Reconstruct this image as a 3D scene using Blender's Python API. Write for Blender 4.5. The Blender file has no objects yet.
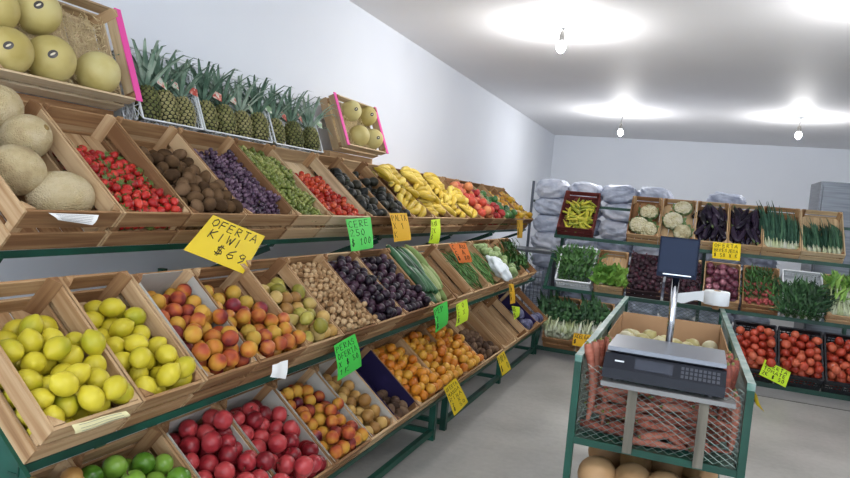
import bpy, math, random
import numpy as np
from mathutils import Matrix, Vector, Euler, noise
PI = math.pi
random.seed(7)
SC = bpy.context.scene
COL = SC.collection

# ---------------------------------------------------------------- camera
EYE = Vector((2.35, 0.0, 1.5))
FPX = 673.0
_Y = Vector((688-425, 222-239, FPX)).normalized()
_D = _Y.cross(Vector((1, .09, 0))).normalized()
_X = _D.cross(_Y)
RC = Matrix((( _X.x, _Y.x, -_D.x), (_X.y, _Y.y, -_D.y), (_X.z, _Y.z, -_D.z)))   # world -> lens (x right, y down, z forward)
if RC[0][0] < 0: raise RuntimeError('axis')
rows = (Vector(RC[0]), -Vector(RC[1]), -Vector(RC[2]))
cam_d = bpy.data.cameras.new('camera'); cam = bpy.data.objects.new('camera', cam_d); COL.objects.link(cam)
cam_d.sensor_width = 36; cam_d.lens = FPX/850*36; cam_d.clip_start = .05
m3 = Matrix((rows[0], rows[1], rows[2])).transposed()
cam.matrix_world = Matrix.Translation(EYE) @ m3.to_4x4()
SC.camera = cam

# ---------------------------------------------------------------- world and exposure
SC.view_settings.view_transform = 'Standard'; SC.view_settings.look = 'None'
SC.view_settings.gamma = 1; SC.view_settings.use_curve_mapping = False
SC.view_settings.exposure = 0.0
W = bpy.data.worlds.new('world'); SC.world = W; W.use_nodes = True
bg = W.node_tree.nodes['Background']; bg.inputs[0].default_value = (.80, .89, 1, 1); bg.inputs[1].default_value = 3.9
BULB_W = 50.0

def ray(px):
    v = Vector((px[0]-425, px[1]-239, FPX)); return RC.transposed() @ v
def at(px, ax, val):
    "point of the plane axis=val seen at a pixel"
    r = ray(px); t = (val-EYE[ax])/r[ax]; return EYE + r*t
def on_frame(px, M, w):
    "local point at height w of a tilted frame M seen at a pixel"
    Mi = M.inverted(); o = Mi @ EYE; d = Mi.to_3x3() @ ray(px); t = (w-o.z)/d.z; return o + d*t

# ---------------------------------------------------------------- materials
def srgb(h):
    if isinstance(h, str):
        h = h.lstrip('#'); c = [int(h[i:i+2], 16)/255 for i in (0, 2, 4)]
    else: c = h
    return tuple((x/12.92 if x <= .04045 else ((x+.055)/1.055)**2.4) for x in c) + (1,)
def newmat(name):
    m = bpy.data.materials.new(name); m.use_nodes = True
    nt = m.node_tree; b = nt.nodes['Principled BSDF']; return m, nt, b
def flat(name, c, rough=.5, metal=0, spec=.5, emit=0, bump=0, bscale=40):
    m, nt, b = newmat(name); b.inputs['Base Color'].default_value = srgb(c)
    b.inputs['Roughness'].default_value = rough; b.inputs['Metallic'].default_value = metal
    b.inputs['Specular IOR Level'].default_value = spec
    if emit:
        b.inputs['Emission Color'].default_value = srgb(c); b.inputs['Emission Strength'].default_value = emit
    if bump: addbump(nt, b, bump, bscale)
    return m
def addbump(nt, b, strength, scale, kind='noise', dist=.002):
    tc = nt.nodes.new('ShaderNodeTexCoord')
    t = nt.nodes.new('ShaderNodeTexVoronoi' if kind == 'voronoi' else 'ShaderNodeTexNoise')
    t.inputs['Scale'].default_value = scale
    nt.links.new(tc.outputs['Object'], t.inputs['Vector'])
    bp = nt.nodes.new('ShaderNodeBump'); bp.inputs['Strength'].default_value = strength; bp.inputs['Distance'].default_value = dist
    nt.links.new(t.outputs[0], bp.inputs['Height']); nt.links.new(bp.outputs[0], b.inputs['Normal'])
    return t
def noisy(name, cols, scale=4, rough=.5, spec=.36, rnd=.5, stretch=(1, 1, 1), bump=0, bscale=80, bkind='noise', detail=3, lo=.3, hi=.7, metal=0, trans=0, bdist=.002):
    "noise through a colour ramp, shifted per object"
    m, nt, b = newmat(name); N = nt.nodes; L = nt.links
    tc = N.new('ShaderNodeTexCoord'); mp = N.new('ShaderNodeMapping'); mp.inputs['Scale'].default_value = stretch
    oi = N.new('ShaderNodeObjectInfo'); no = N.new('ShaderNodeTexNoise'); no.inputs['Scale'].default_value = scale; no.inputs['Detail'].default_value = detail
    L.new(tc.outputs['Object'], mp.inputs[0])
    sc = N.new('ShaderNodeMath'); sc.operation = 'MULTIPLY'; sc.inputs[1].default_value = 37.0
    L.new(oi.outputs['Random'], sc.inputs[0]); L.new(sc.outputs[0], mp.inputs['Location'])
    L.new(mp.outputs[0], no.inputs['Vector'])
    ma = N.new('ShaderNodeMath'); ma.operation = 'MULTIPLY_ADD'; ma.inputs[1].default_value = rnd; ma.inputs[2].default_value = -rnd/2
    L.new(oi.outputs['Random'], ma.inputs[0])
    ad = N.new('ShaderNodeMath'); ad.operation = 'ADD'; L.new(no.outputs[0], ad.inputs[0]); L.new(ma.outputs[0], ad.inputs[1])
    cr = N.new('ShaderNodeValToRGB'); L.new(ad.outputs[0], cr.inputs[0])
    e = cr.color_ramp.elements; n = len(cols)
    cs = [tuple(q*DIM for q in srgb(c)[:3])+(1,) for c in cols]
    e[0].position = lo; e[0].color = cs[0]; e[1].position = hi; e[1].color = cs[-1]
    for i in range(1, n-1):
        q = e.new(lo+(hi-lo)*i/(n-1)); q.color = cs[i]
    L.new(cr.outputs[0], b.inputs['Base Color']); b.inputs['Roughness'].default_value = rough
    b.inputs['Specular IOR Level'].default_value = spec; b.inputs['Metallic'].default_value = metal
    if bump: addbump(nt, b, bump, bscale, bkind, bdist)
    return m

DIM = 1.0     # reflectance of the produce relative to its listed colour
M = {}
def wood(name, cols, along):
    st = {'x': (2, 40, 40), 'y': (40, 2, 40), 'z': (40, 40, 2)}[along]
    return noisy(name, cols, scale=1.3, stretch=st, rough=.75, spec=.2, rnd=.7, lo=.2, hi=.8, bump=.25, bscale=120)
WC = ['7e5a3c', 'a4805a', 'c2a47e']
M['wood_x'] = wood('crate_wood_x', WC, 'x'); M['wood_y'] = wood('crate_wood_y', WC, 'y'); M['wood_z'] = wood('crate_wood_z', WC, 'z')
RW = ['4a2020', '6a302c', '7c403a']
M['red_x'] = wood('reddish_wood_x', RW, 'x'); M['red_y'] = wood('reddish_wood_y', RW, 'y')
LW = ['a08868', 'c8b08c', 'd8c4a4']
M['lw_x'] = wood('light_wood_x', LW, 'x'); M['lw_y'] = wood('light_wood_y', LW, 'y')
DW = ['2c2024', '3c2c30', '4c3a3c']; M['dk_x'] = wood('dark_wood_x', DW, 'x'); M['dk_y'] = wood('dark_wood_y', DW, 'y')
M['green_paint'] = noisy('green_paint', ['093428', '0c4032', '114c3c'], scale=6, rough=.42, rnd=.2)
M['green_worn'] = noisy('worn_green_paint', ['24584a', '4c7468', '8c9c96'], scale=9, rough=.4, rnd=.1)
M['pink'] = flat('pink_paint', 'ee4fa6', .6); M['black_plastic'] = flat('black_plastic', '1d1f25', .45)
M['white_plastic'] = flat('white_plastic', 'd9dde0', .45); M['grey_plastic'] = flat('grey_plastic', '9aa0a8', .5)
M['liner'] = noisy('grey_paper_liner', ['a9a59c', 'c3bfb6'], scale=8, rough=.9, spec=.1)
M['purple_liner'] = noisy('purple_liner', ['221c3c', '322a54'], scale=8, rough=.8, spec=.1)
M['card'] = noisy('cardboard', ['a07c5c', 'b4906e'], scale=5, rough=.9, spec=.1)
M['steel'] = flat('steel', 'b8bcc2', .28, 1); M['chrome'] = flat('chrome', 'd8dade', .12, 1)
M['straw'] = noisy('wood_wool', ['c8b488', 'ecdcb4'], scale=60, rough=.9, spec=.1)
M['paper'] = flat('white_paper', 'e6e6e4', .8, spec=.1)
M['ink'] = flat('black_ink', '1c1a18', .7)

# ---------------------------------------------------------------- mesh building
class MB:
    def __init__(s): s.v = []; s.f = []; s.mi = []; s.k = 0
    def add(s, vs, fs, T=None):
        o = len(s.v)
        s.v += [tuple(T @ Vector(p)) for p in vs] if T else [tuple(p) for p in vs]
        s.f += [tuple(i+o for i in f) for f in fs]; s.mi += [s.k]*len(fs); return s
    def box(s, a, b, T=None):
        x0, y0, z0 = a; x1, y1, z1 = b
        vs = [(x0,y0,z0),(x1,y0,z0),(x1,y1,z0),(x0,y1,z0),(x0,y0,z1),(x1,y0,z1),(x1,y1,z1),(x0,y1,z1)]
        return s.add(vs, [(0,3,2,1),(4,5,6,7),(0,1,5,4),(1,2,6,5),(2,3,7,6),(3,0,4,7)], T)
    def prism(s, poly, z0, z1, T=None):
        n = len(poly); vs = [(x,y,z0) for x,y in poly]+[(x,y,z1) for x,y in poly]
        return s.add(vs, [tuple(range(n-1,-1,-1)), tuple(range(n,2*n))]+[(i,(i+1)%n,n+(i+1)%n,n+i) for i in range(n)], T)
    def tube(s, pts, rad, n=8, T=None, flatten=1.0):
        pts = [Vector(p) for p in pts]; m = len(pts)
        if not hasattr(rad, '__len__'): rad = [rad]*m
        vs = []; fs = []; ref = None
        for i, p in enumerate(pts):
            d = (pts[min(i+1,m-1)]-pts[max(i-1,0)])
            d = d.normalized() if d.length > 1e-9 else Vector((0,0,1))
            if ref is None: ref = Vector((1,0,0)) if abs(d.x) < .8 else Vector((0,1,0))
            a = (ref - d*ref.dot(d)).normalized(); b = d.cross(a); ref = a
            for k in range(n):
                t = 2*PI*k/n; vs.append(p + (a*math.cos(t) + b*math.sin(t)*flatten)*rad[i])
        for i in range(m-1):
            for k in range(n): fs.append((i*n+k, i*n+(k+1)%n, (i+1)*n+(k+1)%n, (i+1)*n+k))
        fs.append(tuple(range(n-1,-1,-1))); fs.append(tuple(range((m-1)*n, m*n)))
        return s.add(vs, fs, T)
    def ball(s, c=(0,0,0), r=(1,1,1), seg=14, rings=9, fn=None, T=None):
        if not hasattr(r, '__len__'): r = (r, r, r)
        vs = []; fs = []
        for i in range(rings+1):
            ph = PI*i/rings
            for k in range(seg):
                if i in (0, rings) and k: continue
                th = 2*PI*k/seg; d = Vector((math.sin(ph)*math.cos(th), math.sin(ph)*math.sin(th), math.cos(ph)))
                q = fn(d, th, ph) if fn else d
                vs.append((c[0]+q.x*r[0], c[1]+q.y*r[1], c[2]+q.z*r[2]))
        idx = lambda i, k: 0 if i == 0 else (1+(rings-1)*seg if i == rings else 1+(i-1)*seg+k%seg)
        for i in range(rings):
            for k in range(seg):
                if i == 0: fs.append((0, idx(1,k), idx(1,k+1)))
                elif i == rings-1: fs.append((idx(i,k), idx(rings,0), idx(i,k+1)))
                else: fs.append((idx(i,k), idx(i+1,k), idx(i+1,k+1), idx(i,k+1)))
        return s.add(vs, fs, T)
    def lathe(s, prof, n=16, T=None):
        vs = []; fs = []; m = len(prof)
        for r, z in prof:
            for k in range(n): t = 2*PI*k/n; vs.append((r*math.cos(t), r*math.sin(t), z))
        for i in range(m-1):
            for k in range(n): fs.append((i*n+k, i*n+(k+1)%n, (i+1)*n+(k+1)%n, (i+1)*n+k))
        fs.append(tuple(range(n-1,-1,-1))); fs.append(tuple(range((m-1)*n, m*n)))
        return s.add(vs, fs, T)
    def grid(s, fn, nu, nv, T=None, thick=0):
        vs = [fn(i/nu, j/nv) for j in range(nv+1) for i in range(nu+1)]
        fs = [(j*(nu+1)+i, j*(nu+1)+i+1, (j+1)*(nu+1)+i+1, (j+1)*(nu+1)+i) for j in range(nv) for i in range(nu)]
        return s.add(vs, fs, T)
    def strip(s, pts, widths, side, fold=.0, T=None):
        "leaf blade: centre line with half widths, folded upward along its edges"
        pts = [Vector(p) for p in pts]; side = Vector(side).normalized(); vs = []; fs = []
        for i, (p, w) in enumerate(zip(pts, widths)):
            d = (pts[min(i+1,len(pts)-1)]-pts[max(i-1,0)]).normalized(); n = side.cross(d)
            n = n.normalized() if n.length > 1e-6 else Vector((0,0,1))
            vs += [p-side*w+n*w*fold, p, p+side*w+n*w*fold]
        for i in range(len(pts)-1):
            a = i*3; fs += [(a,a+1,a+4,a+3),(a+1,a+2,a+5,a+4)]
        return s.add(vs, fs, T)
    def mesh(s, name, mat, smooth=False):
        me = bpy.data.meshes.new(name); me.from_pydata(s.v, [], s.f)
        for q in (mat if isinstance(mat, (list, tuple)) else [mat]): me.materials.append(q)
        if isinstance(mat, (list, tuple)) and len(mat) > 1: me.polygons.foreach_set('material_index', s.mi)
        if smooth: me.polygons.foreach_set('use_smooth', [True]*len(me.polygons))
        me.update(); return me
    def build(s, name, mat, parent=None, smooth=False, mw=None):
        o = bpy.data.objects.new(name, s.mesh(name, mat, smooth)); COL.objects.link(o)
        if parent: o.parent = parent
        if mw is not None: o.matrix_world = mw
        return o
def tag(o, label=None, cat=None, group=None, kind=None):
    if label: o['label'] = label
    if cat: o['category'] = cat
    if group: o['group'] = group
    if kind: o['kind'] = kind
    return o
def empty(name, mw, label=None, cat=None, group=None):
    o = bpy.data.objects.new(name, None); COL.objects.link(o); o.empty_display_size = .05
    o.matrix_world = mw; return tag(o, label, cat, group)
KIDS = {}
def copy_tree(o, parent=None):
    c = o.copy(); COL.objects.link(c)
    if parent: c.parent = parent
    for ch in KIDS.get(o.name, []): copy_tree(ch, c)
    return c
class Kind:
    "one prototype; the first placement uses it, later ones copy it"
    def __init__(s, root, cat):
        s.root = root; s.cat = cat; s.used = False
        for o in [root]+list(root.children_recursive):
            KIDS[o.name] = list(o.children)
    def put(s, mw, label, group=None):
        o = s.root if not s.used else copy_tree(s.root)
        s.used = True
        o.matrix_world = mw; tag(o, label, s.cat, group)
        if not group and 'group' in o: del o['group']
        return o
def TR(x, y, z): return Matrix.Translation((x, y, z))
def RX(a): return Matrix.Rotation(a, 4, 'X')
def RY(a): return Matrix.Rotation(a, 4, 'Y')
def RZ(a): return Matrix.Rotation(a, 4, 'Z')
def SCL(s): return Matrix.Diagonal((s, s, s, 1))
def randrot(): return Euler((random.uniform(0, 2*PI), random.uniform(0, 2*PI), random.uniform(0, 2*PI))).to_matrix().to_4x4()
def beam(mb, a, b, w, h=None, up=(0,0,1)):
    "rectangular bar between two points"
    a = Vector(a); b = Vector(b); d = (b-a).normalized(); h = h or w
    u = Vector(up); s = d.cross(u)
    if s.length < 1e-4: s = d.cross(Vector((1,0,0)))
    s.normalize(); t = s.cross(d)
    vs = [p + s*(i*w/2) + t*(j*h/2) for p in (a, b) for i, j in ((-1,-1),(1,-1),(1,1),(-1,1))]
    mb.add(vs, [(0,1,2,3),(7,6,5,4),(0,4,5,1),(1,5,6,2),(2,6,7,3),(3,7,4,0)])
    return mb
def wire(mb, a, b, r=.0012):
    a = Vector(a); b = Vector(b); d = (b-a).normalized(); s = d.cross(Vector((.3,.5,.81))).normalized(); t = s.cross(d)
    vs = [p + s*(math.cos(k)*r) + t*(math.sin(k)*r) for p in (a, b) for k in (0, 2.094, 4.189)]
    mb.add(vs, [(0,1,4,3),(1,2,5,4),(2,0,3,5)]); return mb

# ---------------------------------------------------------------- the room
XL, XR, YB, ZC, YF = -.30, 6.6, 13.5, 2.992, -3.2
def struct(name, mb, mat): o = mb.build(name, mat); o['kind'] = 'structure'; return o
wallm = noisy('white_wall_paint', ['e2e6ee', 'e8ecf2'], scale=.8, rough=.6, spec=.2, rnd=0)
ceilm = noisy('white_ceiling_panels', ['e6e6e8', 'ececee'], scale=.6, rough=.6, spec=.15, rnd=0)
# concrete
mf, nt, b = newmat('grey_concrete_floor'); N = nt.nodes; L = nt.links
tc = N.new('ShaderNodeTexCoord'); n1 = N.new('ShaderNodeTexNoise'); n1.inputs['Scale'].default_value = 1.1; n1.inputs['Detail'].default_value = 8
n2 = N.new('ShaderNodeTexNoise'); n2.inputs['Scale'].default_value = 26; n2.inputs['Detail'].default_value = 4
mx = N.new('ShaderNodeMath'); mx.operation = 'MULTIPLY_ADD'; mx.inputs[1].default_value = .25
L.new(tc.outputs['Object'], n1.inputs['Vector']); L.new(tc.outputs['Object'], n2.inputs['Vector'])
L.new(n2.outputs[0], mx.inputs[0]); L.new(n1.outputs[0], mx.inputs[2])
cr = N.new('ShaderNodeValToRGB'); cr.color_ramp.elements[0].position = .45; cr.color_ramp.elements[0].color = srgb('96948f')
cr.color_ramp.elements[1].position = .8; cr.color_ramp.elements[1].color = srgb('b6b4af')
L.new(mx.outputs[0], cr.inputs[0]); L.new(cr.outputs[0], b.inputs['Base Color']); b.inputs['Roughness'].default_value = .42; b.inputs['Specular IOR Level'].default_value = .4
struct('floor', MB().box((XL-.15, YF, -.12), (XR+.15, YB+.15, 0)), mf)
struct('ceiling', MB().box((XL-.15, YF, ZC), (XR+.15, YB+.15, ZC+.12)), ceilm)
struct('trim_1', MB().box((2.9, 6.700, 0), (XR, 6.722, .004)), flat('floor_joint_strip', '6c6a66', .7))
struct('wall_left', MB().box((XL-.15, YF, 0), (XL, YB, ZC)), wallm)
struct('wall_right', MB().box((XR, YF, 0), (XR+.15, YB, ZC)), wallm)
struct('wall_back', MB().box((XL-.15, YB, 0), (XR+.15, YB+.15, ZC)), wallm)

# ---------------------------------------------------------------- bulbs
bulb_glass = flat('lit_bulb', 'f4f8ff', .3, emit=25); sock = flat('bulb_socket', '6c6a66', .5)
def bulb(x, y, drop, label):
    r = empty('ceiling_bulb', TR(x, y, ZC), label, 'light bulb', 'bare bulbs hanging from the ceiling')
    MB().lathe([(.0, 0), (.05, 0), (.05, -.012), (.02, -.02), (0, -.021)][::-1], 16).build('ceiling_rose', M['white_plastic'], r)
    MB().tube([(0,0,-.02), (.012,0,-drop*.35), (-.006,0,-drop*.7), (0,0,-drop+.02)], .005, 6).build('cord', sock, r)
    MB().lathe([(.02, -drop-.05), (.024, -drop), (.014, -drop+.03), (.006, -drop+.035)], 14).build('socket', sock, r, True)
    MB().ball((0,0,-drop-.095), (.04,.04,.05), 16, 12).build('glass_bulb', bulb_glass, r, True)
    l = bpy.data.lights.new('bulb_light', 'POINT'); l.energy = BULB_W; l.shadow_soft_size = .05; l.color = (1, .985, .97)
    lo = bpy.data.objects.new('bulb_light', l); COL.objects.link(lo); lo.parent = r; lo.location = (0,0,-drop-.17)
bulb(1.24, 5.55, .07, 'bare lit bulb on the ceiling, nearest of those in view')
bulb(1.31, 10.1, .20, 'bare lit bulb hanging above the stacked grey sacks')
bulb(3.57, 10.0, .14, 'bare lit bulb hanging above the eggplant and leek crates')
bulb(3.45, 4.9, .10, 'bare lit bulb above the right of the cart, just out of view')
bulb(2.7, .7, .10, 'unseen bare bulb added above the aisle to brighten the crate fronts')  # added out of view, set over the aisle to brighten the crate fronts
bulb(4.8, .4, .10, 'unseen bare bulb added far right of the camera as fill for the crate fronts')  # second added bulb, unseen, kept off the left wall so that stays dimmer

# ---------------------------------------------------------------- crates
def frame_left(xb, y0, zb, th):
    c, s = math.cos(th), math.sin(th)
    return Matrix(((0, -c, s, xb), (1, 0, 0, y0), (0, s, c, zb), (0, 0, 0, 1)))
def frame_back(x0, yb, zb, th):
    c, s = math.cos(th), math.sin(th)
    return Matrix(((1, 0, 0, x0), (0, c, -s, yb), (0, s, c, zb), (0, 0, 0, 1)))
def wooden_crate(F, w, l, h, label, style='wood', liner=None, floor=0, group=None, name='wooden_crate', pink=False, lowback=False):
    mxx, myy = {'wood': (M['wood_x'], M['wood_y']), 'red': (M['red_x'], M['red_y']), 'light': (M['lw_x'], M['lw_y']), 'dark': (M['dk_x'], M['dk_y'])}[style]
    r = empty(name, F, label, 'crate', group)
    t = .009; gap = h*.17; sl = (h-gap)/2; g0 = .008
    def panel_side(x):
        m = MB(); m.box((x, 0, 0), (x+t, l, sl)); m.box((x, 0, sl+gap), (x+t, l, h)); return m
    def panel_end(y):
        m = MB(); m.box((t+.0005, y, 0), (w-t-.0005, y+t, sl)); m.box((t+.0005, y, sl+gap), (w-t-.0005, y+t, h)); return m
    panel_side(0).build('side_panel', myy, r); panel_side(w-t).build('side_panel', myy, r)
    panel_end(0).build('front_panel', mxx, r); panel_end(l-t).build('rear_panel', mxx, r)
    m = MB(); nb = 4; bw = (w-2*t-.003)/nb
    for i in range(nb): m.box((t+.001+i*bw, t+.0005, 0), (t+.001+i*bw+bw-.008, l-t-.0005, .006))
    m.build('bottom_panel', myy, r)
    q = .032; e = .001
    for cx, cy, sx, sy in ((t+e, t+e, 1, 1), (w-t-e, t+e, -1, 1), (t+e, l-t-e, 1, -1), (w-t-e, l-t-e, -1, -1)):
        poly = [(cx, cy), (cx+sx*q, cy), (cx, cy+sy*q)]
        if sx*sy < 0: poly = poly[::-1]
        MB().prism(poly, .007, h+(.014 if sy < 0 else .004)).build('corner_post', M['wood_z'] if style != 'red' else M['red_x'], r)
    if pink:
        for xa, xb_ in ((-.024, t+.002), (w-t-.002, w+.024)):
            MB().box((xa, -.004, h+.0005), (xb_, l+.004, h+.006)).build('painted_edge', M['pink'], r)['label'] = 'bright pink painted rim'
    if liner:
        m = MB(); z1 = h-.004; k = t+.0015; z0 = .008
        m.box((k, k, z0), (k+.002, l-k, z1+.01)); m.box((w-k-.002, k, z0), (w-k, l-k, z1+.01))
        m.box((k+.002, l-k-.002, z0), (w-k-.002, l-k, z1+.01)); m.box((k+.002, k, z0), (w-k-.002, l-k-.002, z0+.002+floor))
        m.build('crate_liner', liner, r)['label'] = 'paper lining inside the crate'
    elif floor:
        m = MB(); nb = 4; bw = (w-2*t-.006)/nb
        for i in range(nb): m.box((t+.003+i*bw, t+.002, .008+floor-.006), (t+.003+i*bw+bw-.006, l-t-.002, .008+floor))
        for yy in (.06, l/2-.012, l-.085): m.box((t+.003, yy, .0065), (w-t-.003, yy+.024, .002+floor))
        m.build('raised_floor', myy, r)
    return r
def lattice(m, p0, u, v, nu, nv, t, d=0):
    "plastic lattice wall: rim bars plus crossing diagonals"
    p0, u, v = Vector(p0), Vector(u), Vector(v); n = u.cross(v).normalized()
    for a, b in ((p0, p0+u), (p0+v, p0+u+v), (p0, p0+v), (p0+u, p0+u+v)): beam(m, a, b, t*1.6, t*1.6, n)
    for i in range(nu+1): beam(m, p0+u*(i/nu), p0+u*(i/nu)+v, t*.7, t*.5, n)
    for j in range(1, nv): beam(m, p0+v*(j/nv), p0+v*(j/nv)+u, t*.7, t*.5, n)
    for i in range(nu):
        for j in range(nv):
            a = p0+u*(i/nu)+v*(j/nv); q = u/nu+v/nv
            beam(m, a, a+q, t*.6, t*.4, n); beam(m, a+u/nu, a+v/nv, t*.6, t*.4, n)
def plastic_crate(F, w, l, h, label, mat, nu=6, nl=7, nv=3, t=.005, solid=False, group=None):
    r = empty('plastic_crate', F, label, 'crate', group)
    k = t
    walls = (('side_panel', (k,k,0), (0,l-2*k,0), (0,0,h), nl), ('side_panel', (w-k,k,0), (0,l-2*k,0), (0,0,h), nl),
             ('front_panel', (k,k,0), (w-2*k,0,0), (0,0,h), nu), ('rear_panel', (k,l-k,0), (w-2*k,0,0), (0,0,h), nu))
    for nm, p, u, v, n in walls:
        m = MB()
        if solid:
            p_, u_, v_ = Vector(p), Vector(u), Vector(v)
            n_ = u_.cross(v_).normalized()*.002
            for a, b in ((0, .42), (.52, .62), (.72, 1)):
                P = [p_+v_*a, p_+u_+v_*a, p_+u_+v_*b, p_+v_*b]
                m.add([x-n_ for x in P]+[x+n_ for x in P], [(3,2,1,0),(4,5,6,7),(0,1,5,4),(1,2,6,5),(2,3,7,6),(3,0,4,7)])
            for i in range(n*2+1): beam(m, p_+u_*(i/(2*n)), p_+u_*(i/(2*n))+v_, t, t, n_)
            beam(m, p_+v_, p_+u_+v_, t*2.4, t*2, n_)
        else: lattice(m, p, u, v, n, nv, t)
        m.build(nm, mat, r)
    m = MB(); lattice(m, (k,k,.003), (w-2*k,0,0), (0,l-2*k,0), nu, nl, t, 0); m.build('bottom_panel', mat, r)
    return r

# ---------------------------------------------------------------- piles
def pack(n, u, v, r, seed, slide=.3, w0=.01, jit=.06, it=200, top=6):
    "round things let fall into a box u0..u1 x v0..v1 and pushed apart until at rest"
    rng = np.random.default_rng(seed)
    R = r*(1+rng.uniform(-jit, jit, n)); P = np.zeros((n, 3))
    P[:,0] = rng.uniform(u[0]+r, u[1]-r, n); P[:,1] = rng.uniform(v[0]+r, v[1]-r, n); P[:,2] = w0+r+rng.uniform(0, r*top, n)
    lo = np.stack([u[0]+R, v[0]+R, w0+R], 1); hi = np.stack([u[1]-R, v[1]-R, np.full(n, 9.)], 1)
    S = R[:,None]+R[None,:]; g = r*.10
    for k in range(it):
        f = 1 if k < it*.75 else max(0, (it-k)/(it*.25))*.4
        P[:,2] -= g*f; P[:,1] -= g*slide*f
        for _ in range(2):
            D = P[:,None]-P[None]; d = np.sqrt((D**2).sum(2))+np.eye(n)*9+1e-9
            o = np.clip(S-d, 0, None)
            P += (D/d[...,None]*(o*.42)[...,None]).sum(1)
            P = np.clip(P, lo, hi)
    return [(*P[i], R[i]/r) for i in range(n)]
def fill(kind, F, w, l, n, r, seed, label, group, v1=None, v0=0, slide=.3, w0=.01, rot=randrot, jit=.06, m=.012, sq=1.0, top=6):
    for (a, b_, c, s) in pack(n, (m, w-m), (v0+m, (v1 or l)-m), r*sq, seed, slide, w0, jit, top=top):
        kind.put(F @ TR(a, b_, c) @ rot() @ SCL(s), label, group)

# ---------------------------------------------------------------- produce prototypes
DIM = .78
def K(root, cat): return Kind(root, cat)
def lemon_fn(d, th, ph):
    z = d.z*1.16; rr = 1.0
    if abs(d.z) > .93: z += math.copysign((abs(d.z)-.93)*2.0, d.z)
    return Vector((d.x*rr, d.y*rr, z))
m_lemon = noisy('lemon_skin', ['98a020', 'ccbc2c', 'dcca38'], scale=9, rough=.42, rnd=.5, lo=.1, hi=.55, bump=.25, bscale=260)
lemon = K(MB().ball(r=(.0302,)*3, seg=18, rings=14, fn=lemon_fn).build('lemon', m_lemon, smooth=True), 'lemon')
def crease(depth=.12):
    def fn(d, th, ph):
        k = 1 - depth*math.exp(-(th-PI)**2*18)*math.sin(ph)**.5 - .10*math.exp(-ph*ph*14)
        return d*k
    return fn
m_peach = noisy('peach_skin', ['7c2a28', 'b8542e', 'd08a34', 'd2a03c'], scale=15, rough=.55, spec=.3, rnd=.45, lo=.28, hi=.7, detail=2)
m_peach2 = noisy('yellow_peach_skin', ['a44a2c', 'c87c32', 'cc9c38', 'c8a444'], scale=14, rough=.55, spec=.3, rnd=.5, lo=.25, hi=.7, detail=2)
m_necta = noisy('nectarine_skin', ['5c1424', '96303a', 'd07a3c', 'd89a44'], scale=15, rough=.4, spec=.4, rnd=.5, lo=.3, hi=.75, detail=2)
def round_fruit(name, mat, r, fn=None, seg=16, rings=11): return MB().ball(r=(r, r, r*.95), seg=seg, rings=rings, fn=fn).build(name, mat, smooth=True)
peach = K(round_fruit('peach', m_peach, .0292, crease()), 'peach')
peach_y = K(round_fruit('peach', m_peach2, .0292, crease()), 'peach')
nectarine = K(round_fruit('nectarine', m_necta, .0285, crease(.09)), 'nectarine')
def apple(name, mat, r):
    def fn(d, th, ph):
        k = 1 - .28*math.exp(-ph*ph*9) - .16*math.exp(-(PI-ph)**2*10)
        w = 1+.03*math.cos(5*th)*max(0, -d.z); return Vector((d.x*k*w, d.y*k*w, d.z*k*.95))
    o = MB().ball(r=(r,)*3, seg=18, rings=14, fn=fn).build(name, mat, smooth=True)
    MB().tube([(0,0,r*.60),(0,0,r*.9),(r*.08,0,r*1.1)], r*.05, 5).build('stem', flat('apple_stem', '4c3420', .8), o); return o
m_gapple = noisy('green_apple_skin', ['4c7c22', '7aa83a', '8fb54a'], scale=9, rough=.25, rnd=.4)
m_rapple = noisy('red_apple_skin', ['7c1c24', 'a83038', 'c4484a'], scale=24, rough=.3, rnd=.5, detail=4, bump=.1, bscale=60)
green_apple = K(apple('green_apple', m_gapple, .036), 'apple'); red_apple = K(apple('red_apple', m_rapple, .035), 'apple')
m_mand = noisy('mandarin_skin', ['c46c16', 'e0902a', 'e0a63c'], scale=8, rough=.4, rnd=.9, lo=.1, hi=.8, bump=.25, bscale=300)
mandarin = K(round_fruit('mandarin', m_mand, .029, lambda d, th, ph: d*(1-.1*math.exp(-ph*ph*12))), 'mandarin')
m_pear = noisy('pear_skin', ['8c8430', 'b8ac50', 'c8a864'], scale=9, rough=.5, rnd=.7)
def pear_fn(d, th, ph):
    k = 1-.38*max(0, d.z)**1.5; return Vector((d.x*k, d.y*k, d.z*1.22+.1*max(0, d.z)))
pear = K(MB().ball(r=(.029,)*3, seg=16, rings=12, fn=pear_fn).build('pear', m_pear, smooth=True), 'pear')
m_tanpear = noisy('russet_fruit_skin', ['9c7038', 'c49850', 'd0aa62'], scale=9, rough=.55, rnd=.6)
tan_peach = K(round_fruit('yellow_peach', m_tanpear, .031, crease(.08)), 'peach')
m_walnut = noisy('walnut_shell', ['946f4a', 'bf9a6e', 'd4b48a'], scale=50, rough=.75, spec=.2, rnd=.4, bump=.8, bscale=220)
walnut = K(MB().ball(r=(.0145, .013, .0155), seg=10, rings=7).build('walnut', m_walnut, smooth=True), 'nut')
m_plum = noisy('dark_plum_skin', ['1c1420', '33202e', '4c3040'], scale=14, rough=.4, rnd=.5, detail=2)
plum = K(round_fruit('plum', m_plum, .0245, crease(.06), 14, 10), 'plum')
m_kiwi = noisy('kiwi_skin', ['4a3624', '6a5036', '80644a'], scale=16, rough=.85, spec=.15, rnd=.4, bump=.5, bscale=300)
kiwi = K(MB().ball(r=(.0275, .0265, .036), seg=14, rings=11).build('kiwi', m_kiwi, smooth=True), 'kiwi')
m_avo = noisy('avocado_skin', ['191b18', '25281f', '383427'], scale=20, rough=.5, rnd=.5, bump=.5, bscale=200)
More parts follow.
